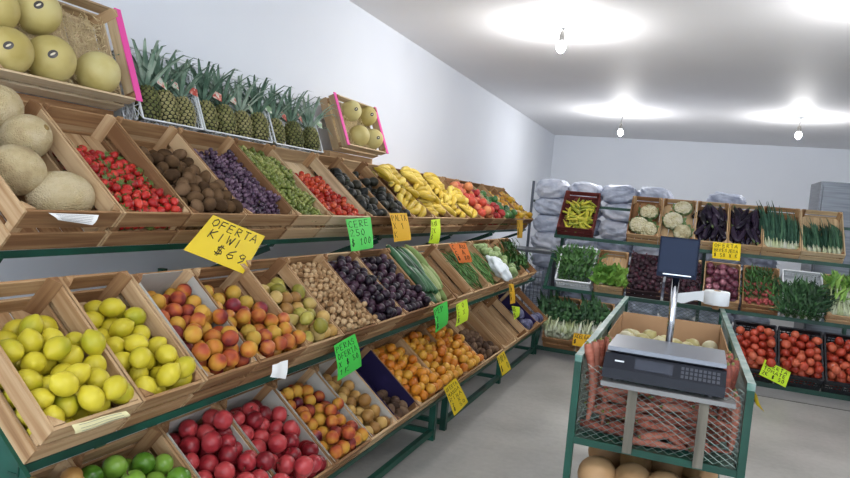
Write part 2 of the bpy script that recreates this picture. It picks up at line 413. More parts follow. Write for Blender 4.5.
avocado = K(MB().ball(r=(.033,)*3, seg=14, rings=11, fn=pear_fn).build('avocado', m_avo, smooth=True), 'avocado')
m_cherry = noisy('cherry_tomato_skin', ['a82418', 'd03a26', 'd85a34'], scale=6, rough=.22, rnd=.7)
cherry_tomato = K(MB().ball(r=(.0175,)*3, seg=12, rings=8).build('cherry_tomato', m_cherry, smooth=True), 'tomato')
m_straw = noisy('strawberry_skin', ['a41c1c', 'cc2c28', 'd84434'], scale=20, rough=.3, rnd=.4, bump=.6, bscale=180, bkind='voronoi')
def berry_fn(d, th, ph): k = 1-.35*max(0, -d.z); return Vector((d.x*k, d.y*k, d.z*1.2))
o = MB().ball(r=(.017,)*3, seg=12, rings=9, fn=berry_fn).build('strawberry', m_straw, smooth=True)
mm = MB()
for i in range(6):
    a = i*PI/3; mm.strip([(0,0,.0205), (.009*math.cos(a), .009*math.sin(a), .0215), (.019*math.cos(a), .019*math.sin(a), .017)], [.002,.004,.0005], (-math.sin(a), math.cos(a), 0))
mm.build('calyx', flat('strawberry_calyx', '55692c', .6), o)['label'] = 'green leafy cap'
strawberry = K(o, 'strawberry')
m_gfruit = noisy('grapefruit_skin', ['d0503c', 'dd7258', 'e4935c'], scale=4, rough=.4, rnd=.8, bump=.2, bscale=250)
grapefruit = K(round_fruit('grapefruit', m_gfruit, .047), 'grapefruit')
m_tomato = noisy('tomato_skin', ['a83826', 'c8503a', 'd0684a'], scale=5, rough=.25, rnd=.7)
def tom_fn(d, th, ph): k = 1-.18*math.exp(-ph*ph*10); return Vector((d.x*k, d.y*k, d.z*k*.86))
tomato = K(MB().ball(r=(.04,)*3, seg=14, rings=10, fn=tom_fn).build('tomato', m_tomato, smooth=True), 'tomato')
m_onion = noisy('white_onion_skin', ['c4b878', 'dcd4a4', 'e8e2c0'], scale=7, rough=.4, rnd=.5, stretch=(3,3,.6))
def onion_fn(d, th, ph):
    return Vector((d.x*(1-.35*math.exp(-ph*ph*9)), d.y*(1-.35*math.exp(-ph*ph*9)), d.z*.88+.24*math.exp(-ph*ph*12)))
onion = K(MB().ball(r=(.036,)*3, seg=16, rings=12, fn=onion_fn).build('white_onion', m_onion, smooth=True), 'onion')
m_ronion = noisy('red_onion_skin', ['5c2c3c', '84485a', 'a8707c'], scale=7, rough=.35, rnd=.6, stretch=(3,3,.6))
red_onion = K(MB().ball(r=(.036,)*3, seg=14, rings=10, fn=onion_fn).build('red_onion', m_ronion, smooth=True), 'onion')
m_beet = noisy('beetroot_skin', ['281820', '38222c', '4a2e38'], scale=20, rough=.65, rnd=.6, bump=.5, bscale=90)
def beet_fn(d, th, ph): k = 1-.3*max(0, -d.z)**2; return Vector((d.x*k, d.y*k, d.z-.25*max(0, -d.z)**4))
o = MB().ball(r=(.026,)*3, seg=12, rings=9, fn=beet_fn).build('beetroot', m_beet, smooth=True)
mm = MB()
for i in range(4): mm.tube([(0,0,.026), (.006*math.cos(i*1.6), .006*math.sin(i*1.6), .045)], .0025, 5)
mm.build('cut_stalk', flat('beet_stalk', '5c1830', .6), o); beet = K(o, 'beetroot')
m_zap = noisy('round_squash_skin', ['6c8450', '8ca468', 'a8bc84'], scale=18, rough=.4, rnd=.5)
o = MB().ball(r=(.038,)*3, seg=16, rings=10, fn=lambda d, th, ph: Vector((d.x*(1+.04*math.cos(8*th)), d.y*(1+.04*math.cos(8*th)), d.z*.8))).build('round_squash', m_zap, smooth=True)
MB().tube([(0,0,.028),(0,0,.04)], .006, 6).build('stem', flat('squash_stem', '7c8c50', .7), o); squash = K(o, 'squash')
m_pot = noisy('dark_potato_skin', ['4c3a30', '6c5444', '846a54'], scale=12, rough=.85, spec=.15, rnd=.6, bump=.4, bscale=90)
potato = K(MB().ball(r=(.026, .024, .034), seg=12, rings=9).build('small_potato', m_pot, smooth=True), 'potato')
m_garlic = noisy('garlic_skin', ['b8aca0', 'd4c8b8', 'c0a8a4'], scale=8, rough=.6, rnd=.4)
garlic = K(MB().ball(r=(.026,)*3, seg=15, rings=10, fn=lambda d, th, ph: Vector((d.x*(1+.06*math.cos(6*th))*(1-.3*math.exp(-ph*ph*6)), d.y*(1+.06*math.cos(6*th))*(1-.3*math.exp(-ph*ph*6)), d.z*.8+.6*math.exp(-ph*ph*18)))).build('garlic_bulb', m_garlic, smooth=True), 'garlic')

# melons
m_cant = noisy('netted_melon_rind', ['b8a078', 'd0bc90', 'dccaa4'], scale=14, rough=.8, spec=.15, rnd=.3, bump=.9, bscale=170, bkind='voronoi', bdist=.004)
o = MB().ball(r=(.088, .088, .094), seg=28, rings=20).build('cantaloupe', m_cant, smooth=True)
MB().lathe([(.013,.091),(.012,.095),(.006,.0965),(.004,.099),(0,.099)], 12).build('stem_scar', flat('melon_scar', '8c7444', .9), o)['label'] = 'brown round stem scar'
cantaloupe = K(o, 'melon')
m_honey = noisy('honeydew_rind', ['c4b064', 'dccb84', 'e4d898'], scale=7, rough=.5, rnd=.4, bump=.3, bscale=90)
o = MB().ball(r=(.088, .088, .090), seg=28, rings=20).build('honeydew_melon', m_honey, smooth=True)
def cap_patch(R, a, b, z0=0): 
    m = MB(); n = 20; vs = [(0,0,R)]
    for k in range(n):
        x, y = a*math.cos(2*PI*k/n), b*math.sin(2*PI*k/n); vs.append((x, y, math.sqrt(R*R-x*x-y*y)))
    m.add(vs, [(0, 1+k, 1+(k+1)%n) for k in range(n)]); return m
st = cap_patch(.0915, .018, .014).build('fruit_sticker', flat('dark_sticker', '2a2220', .35), o); st['label'] = 'oval black and cream sticker'
cap_patch(.0921, .010, .0035).build('sticker_mark', flat('sticker_cream', 'd8ccb0', .4), st)
honeydew = K(o, 'melon')

# grapes
def grape_bunch(name, mat, seed, n=64, R=.0118, L=.16, Wd=.045):
    rng = random.Random(seed); m = MB()
    pts = []
    tries = 0
    while len(pts) < n and tries < 9000:
        tries += 1
        t = rng.random(); rad = Wd*(1-.65*t)*math.sqrt(rng.random())*1.1; a = rng.uniform(0, 2*PI)
        p = Vector((rad*math.cos(a), (t-.5)*L, rad*.7*math.sin(a)))
        if all((p-q).length > R*1.72 for q in pts): pts.append(p)
    for p in pts: m.ball(p, (R, R, R*1.05), 9, 7)
    o = m.build(name, mat, smooth=True)
    MB().tube([(0, -L*.62, 0), (0,-L*.4,.004), (0, 0, 0), (0, L*.35, 0)], .003, 5).build('stalk', flat('grape_stalk', '6c6c34', .7), o)
    return o
m_pg = noisy('purple_grape_skin', ['38283a', '5c4258', '886c80'], scale=22, rough=.35, rnd=.3, detail=1)
m_gg = noisy('green_grape_skin', ['667430', '8c9648', 'aeb068'], scale=22, rough=.35, rnd=.3, detail=1)
purple_grapes = K(grape_bunch('grape_bunch', m_pg, 1), 'grapes'); green_grapes = K(grape_bunch('grape_bunch', m_gg, 2), 'grapes')

# bananas: a hand with five or six fingers
m_ban = noisy('banana_skin', ['c8a830', 'ecc84c', 'f4d864'], scale=9, rough=.45, rnd=.5)
m_tip = flat('banana_tip', '6c5c28', .8)
def banana_hand(n=4):
    r = bpy.data.objects.new('banana_hand', None); COL.objects.link(r)
    for i in range(n):
        f = (i-(n-1)/2); pts = []; rad = []
        for k in range(9):
            t = k/8; ang = 1.15*(t-.5); R = .10
            x = f*(.014+.027*min(1, t*2.2)); y = -.02+R*math.sin(ang)*1.2+.058; z = R*(1-math.cos(ang))*-1.0+.03+(.004*abs(f))
            pts.append((x, y, z)); rad.append(.0205*[.34,.62,.92,1.0,1.03,1.0,.9,.62,.26][k])
        b = MB().tube(pts, rad, 7).build('banana', m_ban, r, True)
        MB().tube([pts[-1], Vector(pts[-1])+(Vector(pts[-1])-Vector(pts[-2])).normalized()*.007], .0042, 5).build('banana_tip', m_tip, b)
    MB().tube([(-.026,-.045,.002), (0,-.052,.006), (.026,-.045,.002)], [.008,.012,.008], 6).build('crown', flat('banana_crown', '9c8c3c', .7), r, True)
    return r
bananas = K(banana_hand(), 'bananas')

# long vegetables
def long_veg(name, mat, L, R, n=9, bend=.0, stem=None, taper=None, seg=8):
    pts = []; rad = []
    for k in range(n):
        t = k/(n-1); pts.append((bend*math.sin(PI*t)*L, (t-.5)*L, 0)); rad.append(R*(taper(t) if taper else math.sin(PI*(.08+.84*t))**.45))
    o = MB().tube(pts, rad, seg).build(name, mat, smooth=True)
    if stem:
        MB().tube([(0, L/2-.002, 0), (0, L/2+stem[1]*.4, 0), (stem[1]*.15, L/2+stem[1], 0)], [stem[0], stem[0]*.8, stem[0]*.6], 6).build(stem[2], stem[3], o, True)
    return o
m_carrot = noisy('carrot_skin', ['84463a', 'a85e4a', 'b67460'], scale=10, rough=.6, rnd=.5, stretch=(2,8,2), spec=.3)
carrot = K(long_veg('carrot', m_carrot, .19, .0165, 8, .03, (.006, .008, 'stalk_end', flat('carrot_top', '6c7038', .8)), lambda t: .25+.78*t**.6 if t < .97 else .7), 'carrot')
m_bean = noisy('green_bean_skin', ['4c7838', '6c9a50'], scale=5, rough=.5, rnd=.5)
bean = K(long_veg('green_bean', m_bean, .17, .0045, 7, .08, None, lambda t: max(.25, math.sin(PI*t)**.3), 6), 'bean')
m_cuc = noisy('cucumber_skin', ['24482c', '356240', '4c7850'], scale=9, rough=.4, rnd=.5, stretch=(4,1,4))
cucumber = K(long_veg('cucumber', m_cuc, .24, .027, 9, .04, (.005, .01, 'stem', M['straw'])), 'cucumber')
m_corn = noisy('corn_husk', ['88a05c', 'a8b878', 'ccd09c'], scale=5, rough=.7, rnd=.5, stretch=(8,1,8))
corn = K(long_veg('corn_cob', m_corn, .22, .024, 9, .03, None, lambda t: .45+.6*math.sin(PI*min(1, t*1.1))**.7 if t < .9 else .25), 'corn')
m_chili = noisy('yellow_pepper_skin', ['9ca434', 'bcbc3c', 'd4c848'], scale=7, rough=.3, rnd=.8)
chili = K(long_veg('yellow_chili', m_chili, .13, .015, 8, .06, (.004, .02, 'stem', flat('pepper_stem', '587434', .6)), lambda t: .2+.85*t**.55 if t < .95 else .8), 'pepper')
m_rpep = noisy('red_pepper_skin', ['8c1c1e', 'b43232', 'c84e48'], scale=6, rough=.25, rnd=.6)
m_gpep = noisy('green_pepper_skin', ['2c5a2c', '43743c', '5c8a4c'], scale=6, rough=.3, rnd=.6)
m_ypep = noisy('yellow_bell_skin', ['cc8c1c', 'e0ac2c', 'e4bc40'], scale=6, rough=.25, rnd=.6)
def bell(mat, name):
    def fn(d, th, ph):
        k = (1+.07*math.cos(4*th)*math.sin(ph))*(1-.25*math.exp(-ph*ph*8)); t = 1-.18*max(0, -d.z); return Vector((d.x*k*t, d.y*k*t, d.z*k*1.2))
    o = MB().ball(r=(.036,)*3, seg=20, rings=12, fn=fn).build(name, mat, smooth=True)
    MB().tube([(0,0,.030),(0,0,.042),(.004,0,.052)], [.006,.004,.004], 6).build('stem', flat('bell_stem', '4c6c2c', .6), o); return K(o, 'pepper')
red_pepper = bell(m_rpep, 'red_pepper'); green_pepper = bell(m_gpep, 'green_pepper'); yellow_pepper = bell(m_ypep, 'yellow_pepper')
m_egg = noisy('eggplant_skin', ['15121c', '221a2c', '34283c'], scale=5, rough=.2, rnd=.5)
eggplant = K(long_veg('eggplant', m_egg, .2, .036, 10, .05, (.013, .03, 'calyx', flat('eggplant_calyx', '55653c', .7)), lambda t: (math.sin(PI*(.1+.82*(1-t)**.9))**.5)*(1-.3*t), 12), 'eggplant')

# cauliflower
m_cauli = noisy('cauliflower_curd', ['b4a880', 'd8d0ac', 'e4dec4'], scale=16, rough=.8, rnd=.2, bump=.6, bscale=120, bkind='voronoi', bdist=.004)
m_cleaf = noisy('cauliflower_leaf', ['6c8c54', '8cac74', 'acc494'], scale=10, rough=.6, rnd=.3)
def cauli():
    rng = random.Random(4); m = MB(); m.ball(r=(.085,.085,.06), seg=18, rings=12)
    for k in range(70):
        z = 1-(k+.5)/70*1.15; a = k*2.39996; s = math.sqrt(max(0, 1-z*z)); q = .015+rng.random()*.006
        m.ball((.083*s*math.cos(a), .083*s*math.sin(a), .06*z), (q,q,q*.9), 8, 5)
    o = m.build('cauliflower', m_cauli, smooth=True); lf = MB()
    for k in range(11):
        a = k*2*PI/11; ln = .9+.3*rng.random(); P = []
        for t, (rr, zz) in enumerate(((.03,-.06),(.075,-.055),(.105,-.01),(.108*ln,.03*ln))): P.append((rr*math.cos(a), rr*math.sin(a), zz))
        lf.strip(P, [.015,.03,.034,.012], (-math.sin(a), math.cos(a), 0), -.3)
    lf.build('outer_leaves', m_cleaf, o, True); return o
cauliflower = K(cauli(), 'cauliflower')

# leafy bunches
def leafy(name, mats, n, L, Wd, spread, seed, stalk=.4, sw=.004, stalk_name='stalks', leaf_name='leaves', ruffle=.25, lobes=1, droop=.3):
    "stalks from a tied foot fanning into leaves; grows along +Y, root empty at the foot"
    rng = random.Random(seed); r = bpy.data.objects.new(name, None); COL.objects.link(r); s = MB(); lf = MB()
    for i in range(n):
        ax = rng.gauss(0, spread*.55); az = rng.gauss(0, spread*.4)+spread*.25; ln = L*rng.uniform(.7, 1.05)
        d = Vector((math.sin(ax), math.cos(ax)*math.cos(az), math.sin(az))).normalized()
        b = Vector((rng.gauss(0, Wd*.5), 0, abs(rng.gauss(0, Wd*.5))))
        P = [b+d*ln*t+Vector((0, 0, -droop*ln*max(0, t-.45)**2)) for t in (0, .25, .5, .75, 1)]
        k = stalk; s.tube([b, b+d*ln*k*.5, b+d*ln*k*1.02], [sw*1.3, sw, sw*.5], 5)
        for q in range(lobes):
            off = Vector((rng.gauss(0, .02), rng.gauss(0, .02), rng.gauss(0, .012))) if lobes > 1 else Vector((0,0,0))
            side = d.cross(Vector((rng.gauss(0,.5), rng.gauss(0,.5), 1))).normalized(); lw = Wd*rng.uniform(.6, 1.1)/(1 if lobes == 1 else 2.2)
            lo_ = k*.9 if lobes == 1 else k+(1-k)*q/lobes; hi_ = 1 if lobes == 1 else min(1.05, lo_+.26)
            Q = [b+d*ln*(lo_+(hi_-lo_)*t)+off*t*2+Vector((0,0,-droop*ln*max(0, lo_+(hi_-lo_)*t-.45)**2+rng.gauss(0, .006*ruffle*4))) for t in (0, .3, .65, 1)]
            lf.strip(Q, [lw*.3, lw, lw*.85, lw*.1], side, rng.uniform(.1, .5))
    s.build(stalk_name, mats[0], r, True); lf.build(leaf_name, mats[1], r, True); return r
m_pale = noisy('pale_stalk', ['a8b878', 'ccd8a8', 'e0e6cc'], scale=6, rough=.5, rnd=.3)
m_white = noisy('white_shaft', ['b8c48c', 'd4dcb8', 'e4e6d8'], scale=6, rough=.5, rnd=.3)
def leafm(n, c): return noisy(n, c, scale=18, rough=.55, rnd=.5, spec=.35)
m_dk = leafm('dark_green_leaf', ['1f3d24', '2f5633', '44703f']); m_md = leafm('mid_green_leaf', ['2c5028', '3e6a32', '568242']); m_lt = leafm('bright_green_leaf', ['4c7c2c', '6c9c3c', '8cb450'])
m_leek = leafm('leek_leaf', ['254838', '38604c', '527a5c'])
chard = K(leafy('chard_bunch', (m_white, m_dk), 9, .38, .05, .30, 11, .44, .014, 'white_stalks', droop=.35, lobes=3, ruffle=.8), 'chard')
parsley = K(leafy('parsley_bunch', (m_md, m_dk), 34, .17, .022, .75, 12, .3, .0015, lobes=5), 'herbs')
spinach = K(leafy('spinach_bunch', (m_md, m_md), 20, .19, .03, .6, 13, .35, .002, lobes=2), 'greens')
lettuce = K(leafy('lettuce', (m_pale, m_lt), 26, .15, .038, .95, 14, .2, .004, lobes=1, ruffle=.6), 'lettuce')
celery = K(leafy('celery_bunch', (m_pale, m_lt), 16, .28, .03, .4, 15, .62, .007, lobes=4), 'celery')
leek = K(leafy('leek', (m_white, m_leek), 10, .46, .012, .26, 16, .17, .008, 'white_shaft', droop=.75), 'leek')
scallion = K(leafy('scallion_bunch', (m_white, m_leek), 16, .42, .008, .3, 17, .16, .006, 'white_bulbs', droop=.8), 'scallions')
m_rad = flat('radish_skin', 'a04848', .4)
def radish_bunch():
    r = leafy('radish_bunch', (m_md, m_md), 12, .17, .022, .6, 18, .3, .0015, lobes=3); rng = random.Random(3)
    for i in range(9):
        MB().ball((rng.uniform(-.05,.05), rng.uniform(-.05,.01), rng.uniform(.005,.03)), .016, 10, 7).build('radish', m_rad, r, True)
    return r
radish = K(radish_bunch(), 'radishes')
DIM = 1.0
# ================================================================ LEFT DISPLAY
R_ = math.radians
TH = {'top': R_(39.4), 'mid': R_(41), 'bot': R_(39)}
XB = {'top': (.45, 1.230), 'mid': (.94, .781), 'bot': (1.06, .301)}
LEN = {'top': .57, 'mid': .455, 'bot': .44}; HT = {'top': .165, 'mid': .134, 'bot': .134}
def lframe(t, y): return frame_left(XB[t][0], y, XB[t][1], TH[t])
def left_crate(t, y0, y1, label, length=None, **kw):
    F = lframe(t, y0+.003); w = y1-y0-.006; l = length or LEN[t]
    wooden_crate(F, w, l, HT[t], label, **kw); return F, w, l

# racks: tilted arms, rails, uprights and struts
def rack(y0, y1, arms, label, tiers=('top','mid','bot'), legs=(), name='display_rack', start={}):
    r = empty(name, TR(0, y0, 0), label, 'display rack')
    for t in tiers:
        xb, zb = XB[t]; c, s = math.cos(TH[t]), math.sin(TH[t]); l = LEN[t]
        ys, ye = y0, y1; s0 = start.get(t, 0)
        m = MB()   # front angle iron, under and in front of the crate edge
        m.box((xb-.035, s0, zb-.024), (xb+.002, ye-ys, zb-.018)); m.box((xb-.002, s0, zb-.018), (xb+.003, ye-ys, zb-.001))
        m.build('front_rail', M['green_paint'], r)
        m = MB(); bx, bz = xb-l*c*.92, zb+l*s*.92-.03
        beam(m, (bx, s0, bz), (bx, ye-ys, bz), .03, .03); m.build('rear_rail', M['green_paint'], r)
        if start:
            m = MB(); beam(m, (xb+.004, s0+.008, zb-.048), (xb-l*c, s0+.008, zb+l*s-.048), .012, .075); m.build('end_plate', M['green_paint'], r)
        for a in arms:
            if a < ys+s0+.02 or a > ye+.02: continue
            m = MB(); beam(m, (xb-.01, a-y0, zb-.028), (xb-l*c, a-y0, zb+l*s-.036), .035, .03); m.build('tilted_arm', M['green_paint'], r)
    for a in arms:
        m = MB(); beam(m, (-.24, a-y0, 0), (-.24, a-y0, 1.0), .035, .035, (0,1,0)); m.build('upright', M['green_paint'], r)
        if 'top' in tiers:
            m = MB(); beam(m, (.42, a-y0, 1.185), (-.265, a-y0, .88), .012, .03); m.build('strut', M['green_paint'], r)
    for a in legs:
        m = MB(); beam(m, (1.0, a-y0, 0), (1.0, a-y0, .27), .04, .04, (0,1,0)); m.build('leg', M['green_paint'], r)
        m = MB(); beam(m, (-.22, a-y0, .05), (.98, a-y0, .05), .03, .03); m.build('floor_bar', M['green_paint'], r)
    if legs:
        m = MB(); beam(m, (1.0, min(legs)-y0+.02, .055), (1.0, max(legs)-y0-.02, .055), .03, .035); m.build('low_rail', M['green_paint'], r)
    if 'top' in tiers:
        MB().box((-.285, 0, 1.650), (-.065, y1-y0, 1.680)).build('upper_ledge', M['wood_y'], r)
        if y0 < 5: MB().box((-.285, .60 if y0 < 2 else .24, 1.6805), (-.105, 1.31 if y0 < 2 else .94, 1.765 if y0 < 2 else 1.782)).build('ledge_block', M['wood_y'], r)
    return r
rack(1.02, 3.99, (1.38, 2.85, 3.95), 'green angle iron rack under the nearest left crates', legs=(1.1, 2.5, 3.91), start={'top': .37, 'mid': .10, 'bot': .03})
rack(4.06, 6.93, (4.12, 5.6, 6.85), 'green angle iron rack under the orange and green bean crates', legs=(4.13, 5.5, 6.85))
rack(6.96, 8.42, (6.98, 8.36), 'green angle iron rack under the far pepper crates', tiers=('top',))

TB = [1.40, 1.775, 2.115, 2.47, 2.88, 3.22, 3.70, 4.03, 4.40, 4.83, 5.26, 5.68, 6.10, 6.50, 6.95, 7.40, 7.88, 8.36]
def lab_top(c): return 'slatted wooden crate holding '+c+' in the top tier'
# --- top tier
F, w, l = left_crate('top', TB[0], TB[1], lab_top('netted cantaloupes, first at the left,'))
for px, ww, sc, lb in (((66,196), .085, (1.0, .95), 'tan netted cantaloupe lying lowest behind the crate front'), ((16,170), .10, (.92, .97), 'netted cantaloupe at the left picture edge above the lowest one'),
                  ((30,138), .115, (.9, .9), 'netted cantaloupe with a round stem scar facing out'), ((-2,108), .12, (.9, .9), 'netted cantaloupe cut by the left picture edge, highest in its crate')):
    p = on_frame(px, F, ww); u = min(max(p.x, .10), w-.10)
    p = Vector((u, p.y, ww))
    rot = (RY(1.35) @ RX(.2)) if px[0] == 66 else (RY(.25) @ RX(.35) if px[0] == 30 else randrot())
    S = Matrix.Diagonal((sc[0]*(1 if px[0] != 66 else .92), sc[0], sc[1]*(1.0 if px[0] != 66 else 1.22), 1))
    cantaloupe.put(F @ TR(*p) @ rot @ S, lb, 'cantaloupes in the first top crate')
F, w, l = left_crate('top', TB[1], TB[2], lab_top('strawberries'), floor=.05)
fill(strawberry, F, w, l, 240, .0185, 1, 'red strawberry heaped in the crate between cantaloupes and kiwis', 'strawberries', v1=.50, slide=.45, w0=.06)
F, w, l = left_crate('top', TB[2], TB[3], lab_top('kiwis'), floor=.03)
fill(kiwi, F, w, l, 104, .0300, 2, 'brown fuzzy kiwi in the crate above the large yellow sign', 'kiwis', v1=.50, slide=.25, w0=.04)
F, w, l = left_crate('top', TB[3], TB[4], lab_top('purple grapes'), floor=.06)
def grapes(kind, F, w, vs, lb, grp, seed):
    rng = random.Random(seed); nu = 4
    for j, (v, ww) in enumerate(vs):
        for i in range(nu):
            u = .05+(w-.10)*(i+.5*(j % 2)*.6)/(nu-1+.3)
            kind.put(F @ TR(u, v+rng.uniform(-.012,.012), ww+rng.uniform(-.006,.008)) @ RZ(rng.uniform(-.5,.5)+(PI if rng.random() < .3 else 0)) @ RY(rng.uniform(-.6,.6)), lb, grp)
grapes(purple_grapes, F, w, ((.10,.12),(.20,.125),(.30,.118),(.41,.105)), 'bunch of purple grapes in the crate beside the kiwis', 'purple grape bunches', 5)
F, w, l = left_crate('top', TB[4], TB[5], lab_top('green grapes'), floor=.06)
grapes(green_grapes, F, w, ((.10,.12),(.20,.13),(.30,.135),(.40,.13),(.48,.12)), 'bunch of green grapes between purple grapes and cherry tomatoes', 'green grape bunches', 6)
F, w, l = left_crate('top', TB[5], TB[6], lab_top('cherry tomatoes'), floor=.07, style='light')
fill(cherry_tomato, F, w, l, 230, .0178, 3, 'red cherry tomato heaped beside the green grapes', 'cherry tomatoes', v1=.50, slide=.35, w0=.08)
for i, nm in enumerate(('nearer', 'farther')):
    F, w, l = left_crate('top', TB[6+i], TB[7+i], lab_top('dark avocados, the %s of two,' % nm), floor=.04)
    fill(avocado, F, w, l, 50, .0355, 4+i, 'black-green avocado in the %s avocado crate' % nm, 'avocados in the %s crate' % nm, v1=.55, slide=.25, w0=.05)
banana_frames = []
for i, nm in enumerate(('nearest', 'second', 'third', 'farthest')):
    F, w, l = left_crate('top', TB[8+i], TB[9+i], lab_top('bananas, the %s of four,' % nm), floor=.05); banana_frames.append((F, w, nm))
rng = random.Random(21)
for F, w, nm in banana_frames:
    for j, (v, ww) in enumerate(((.13,.11), (.27,.145), (.41,.165))):
        if nm == 'farthest' and j == 2: continue
        for i in range(2):
            u = .12+(w-.24)*i+rng.uniform(-.02,.02)
            bananas.put(F @ TR(u, v+rng.uniform(-.02,.02), ww+rng.uniform(0,.02)) @ RZ(rng.choice((PI/2, -PI/2))+rng.uniform(-.5,.5)) @ RX(rng.uniform(-.3,.3)) @ TR(0,-.04,0) @ SCL(1.3),
                        'hand of yellow bananas heaped in the %s banana crate' % nm, 'banana hands in the %s banana crate' % nm)
F = banana_frames[0][0]
bananas.put(F @ TR(.02, .36, .20) @ RZ(.1) @ RX(-.1), 'hand of bananas leaning on the crate wall beside the avocados, topmost at the left')
F, w, l = left_crate('top', TB[12], TB[13], lab_top('pink grapefruits'), floor=.03)
fill(grapefruit, F, w, l, 44, .048, 8, 'pink-orange grapefruit heaped right after the bananas', 'grapefruits', slide=.2, w0=.04)
F, w, l = left_crate('top', TB[13], TB[14], lab_top('red peppers'), floor=.02)
fill(red_pepper, F, w, l, 72, .038, 9, 'red pepper in the crate beside the grapefruits', 'red peppers', v1=.52, slide=.25, w0=.03)
F, w, l = left_crate('top', TB[14], TB[15], lab_top('green peppers'), floor=.02)
fill(green_pepper, F, w, l, 78, .038, 10, 'green pepper in the far crate between red and yellow peppers', 'green peppers', v1=.55, slide=.2, w0=.03)
for i, nm in enumerate(('nearer', 'farther')):
    F, w, l = left_crate('top', TB[15+i], TB[16+i], lab_top('yellow peppers, the %s of two,' % nm), floor=.02)
    fill(yellow_pepper, F, w, l, 80, .038, 11+i, 'yellow pepper in the %s yellow pepper crate at the far end' % nm, 'yellow peppers in the %s crate' % nm, slide=.2, w0=.03)

# --- middle tier
MBD = [1.13, 1.415, 1.67, 1.95, 2.27, 2.56, 2.90, 3.25, 3.65, 4.07]
def lab_mid(c): return 'slatted wooden crate holding '+c+' in the middle tier'
F, w, l = left_crate('mid', MBD[0], MBD[1], lab_mid('the nearest lemons'))
fill(lemon, F, w, l, 50, .0320, 21, 'yellow lemon in the first, leftmost lemon crate', 'lemons in the leftmost crate', v1=.40, slide=.35)
F, w, l = left_crate('mid', MBD[1], MBD[2], lab_mid('the second lot of lemons'))
fill(lemon, F, w, l, 43, .0320, 22, 'yellow-green lemon in the second lemon crate beside the peaches', 'lemons in the second crate', v1=.43, slide=.35)
F, w, l = left_crate('mid', MBD[2], MBD[3], lab_mid('red and yellow peaches'), length=.44, liner=M['liner'])
fill(peach, F, w, l, 70, .0302, 23, 'red-yellow peach in the crate beside the second lemons', 'peaches beside the lemons', slide=.35)
F, w, l = left_crate('mid', MBD[3], MBD[4], lab_mid('peaches and nectarines'), length=.44)
pp = pack(70, (.012, w-.012), (.012, l-.012), .0302, 24, .35)
for i, (a, b_, c, s) in enumerate(pp):
    if i % 3 == 0: nectarine.put(F @ TR(a,b_,c) @ randrot() @ SCL(s), 'dark red nectarine among the peaches below the large yellow sign', 'nectarines among the peaches')
    else: peach_y.put(F @ TR(a,b_,c) @ randrot() @ SCL(s), 'orange-yellow peach below the large yellow sign, mixed with nectarines', 'peaches mixed with nectarines')
F, w, l = left_crate('mid', MBD[4], MBD[5], lab_mid('yellow-green pears'), floor=.02)
pp = pack(44, (.012, w-.012), (.012, .40), .0325, 25, .45, .03)
for i, (a, b_, c, s) in enumerate(pp):
    if i % 4 == 0: tan_peach.put(F @ TR(a,b_,c) @ randrot() @ SCL(s), 'orange-tan peach lying among the yellow-green pears', 'peaches among the pears')
    else: pear.put(F @ TR(a,b_,c) @ randrot() @ SCL(s), 'yellow-green pear in the crate left of the walnuts', 'pears')
F, w, l = left_crate('mid', MBD[5], MBD[6], lab_mid('walnuts'), floor=.075)
fill(walnut, F, w, l, 290, .0158, 26, 'tan walnut heaped between the pears and dark plums', 'walnuts', slide=.3, w0=.085, top=3)
for i, nm in enumerate(('nearer', 'farther')):
    F, w, l = left_crate('mid', MBD[6+i], MBD[7+i], lab_mid('dark plums, the %s of two,' % nm), floor=.04)
    fill(plum, F, w, l, 112, .0255, 27+i, 'dark purple plum in the %s plum crate' % nm, 'plums in the %s crate' % nm, slide=.25, w0=.05)
def rows(kind, F, lay, lb, grp, seed, jr=.15, ju=.006, base=0.0, flip=.3):
    "lay = list of (v, w, n, u0, u1)"
    rg = random.Random(seed)
    for v, ww, n, u0, u1 in lay:
        for i in range(n):
            u = u0+(u1-u0)*(i/(n-1) if n > 1 else .5)
            kind.put(F @ TR(u+rg.uniform(-ju,ju), v+rg.uniform(-.02,.02), ww+rg.uniform(0,.008)) @ RZ(base+rg.gauss(0, jr)+(PI if rg.random() < flip else 0)) @ RY(rg.uniform(0,6)), lb, grp)
F, w, l = left_crate('mid', MBD[8], MBD[9], lab_mid('cucumbers and corn cobs'), floor=.04)
rows(cucumber, F, ((.16,.08,5,.04,.24),(.30,.085,5,.04,.24),(.20,.13,4,.05,.2),(.34,.135,4,.05,.22)), 'dark green cucumber lying beside the far plums', 'cucumbers', 31, .12)
rows(corn, F, ((.15,.08,3,.28,.37),(.32,.085,3,.28,.37),(.20,.13,3,.26,.36),(.34,.135,2,.27,.35)), 'pale green corn cob in its husk beside the cucumbers', 'corn cobs', 32, .15)
F, w, l = left_crate('mid', 4.09, 4.45, 'empty slatted wooden crate between corn cobs and green beans in the middle tier')
for i, (y0, y1, nm) in enumerate(((4.47, 4.88, 'nearer'), (4.90, 5.30, 'farther'))):
    F, w, l = left_crate('mid', y0, y1, lab_mid('green beans, the %s of two,' % nm), floor=.06)
    rows(bean, F, [(v, ww, n_, .03, w-.03) for v, ww, n_ in ((.11,.085,16),(.22,.09,16),(.33,.09,14),(.15,.11,14),(.27,.115,14),(.2,.13,10))], 'slim green bean in the %s bean crate below the orange sign' % nm, 'green beans in the %s crate' % nm, 33+i, .5)
F, w, l = left_crate('mid', 5.32, 5.78, lab_mid('round green squashes'), floor=.05)
fill(squash, F, w, l, 58, .037, 35, 'small round pale green squash heaped behind the white bag', 'round squashes', slide=.1, w0=.06)
F, w, l = left_crate('mid', 5.80, 6.16, lab_mid('loose green leaves right of the white bag'), floor=.05)
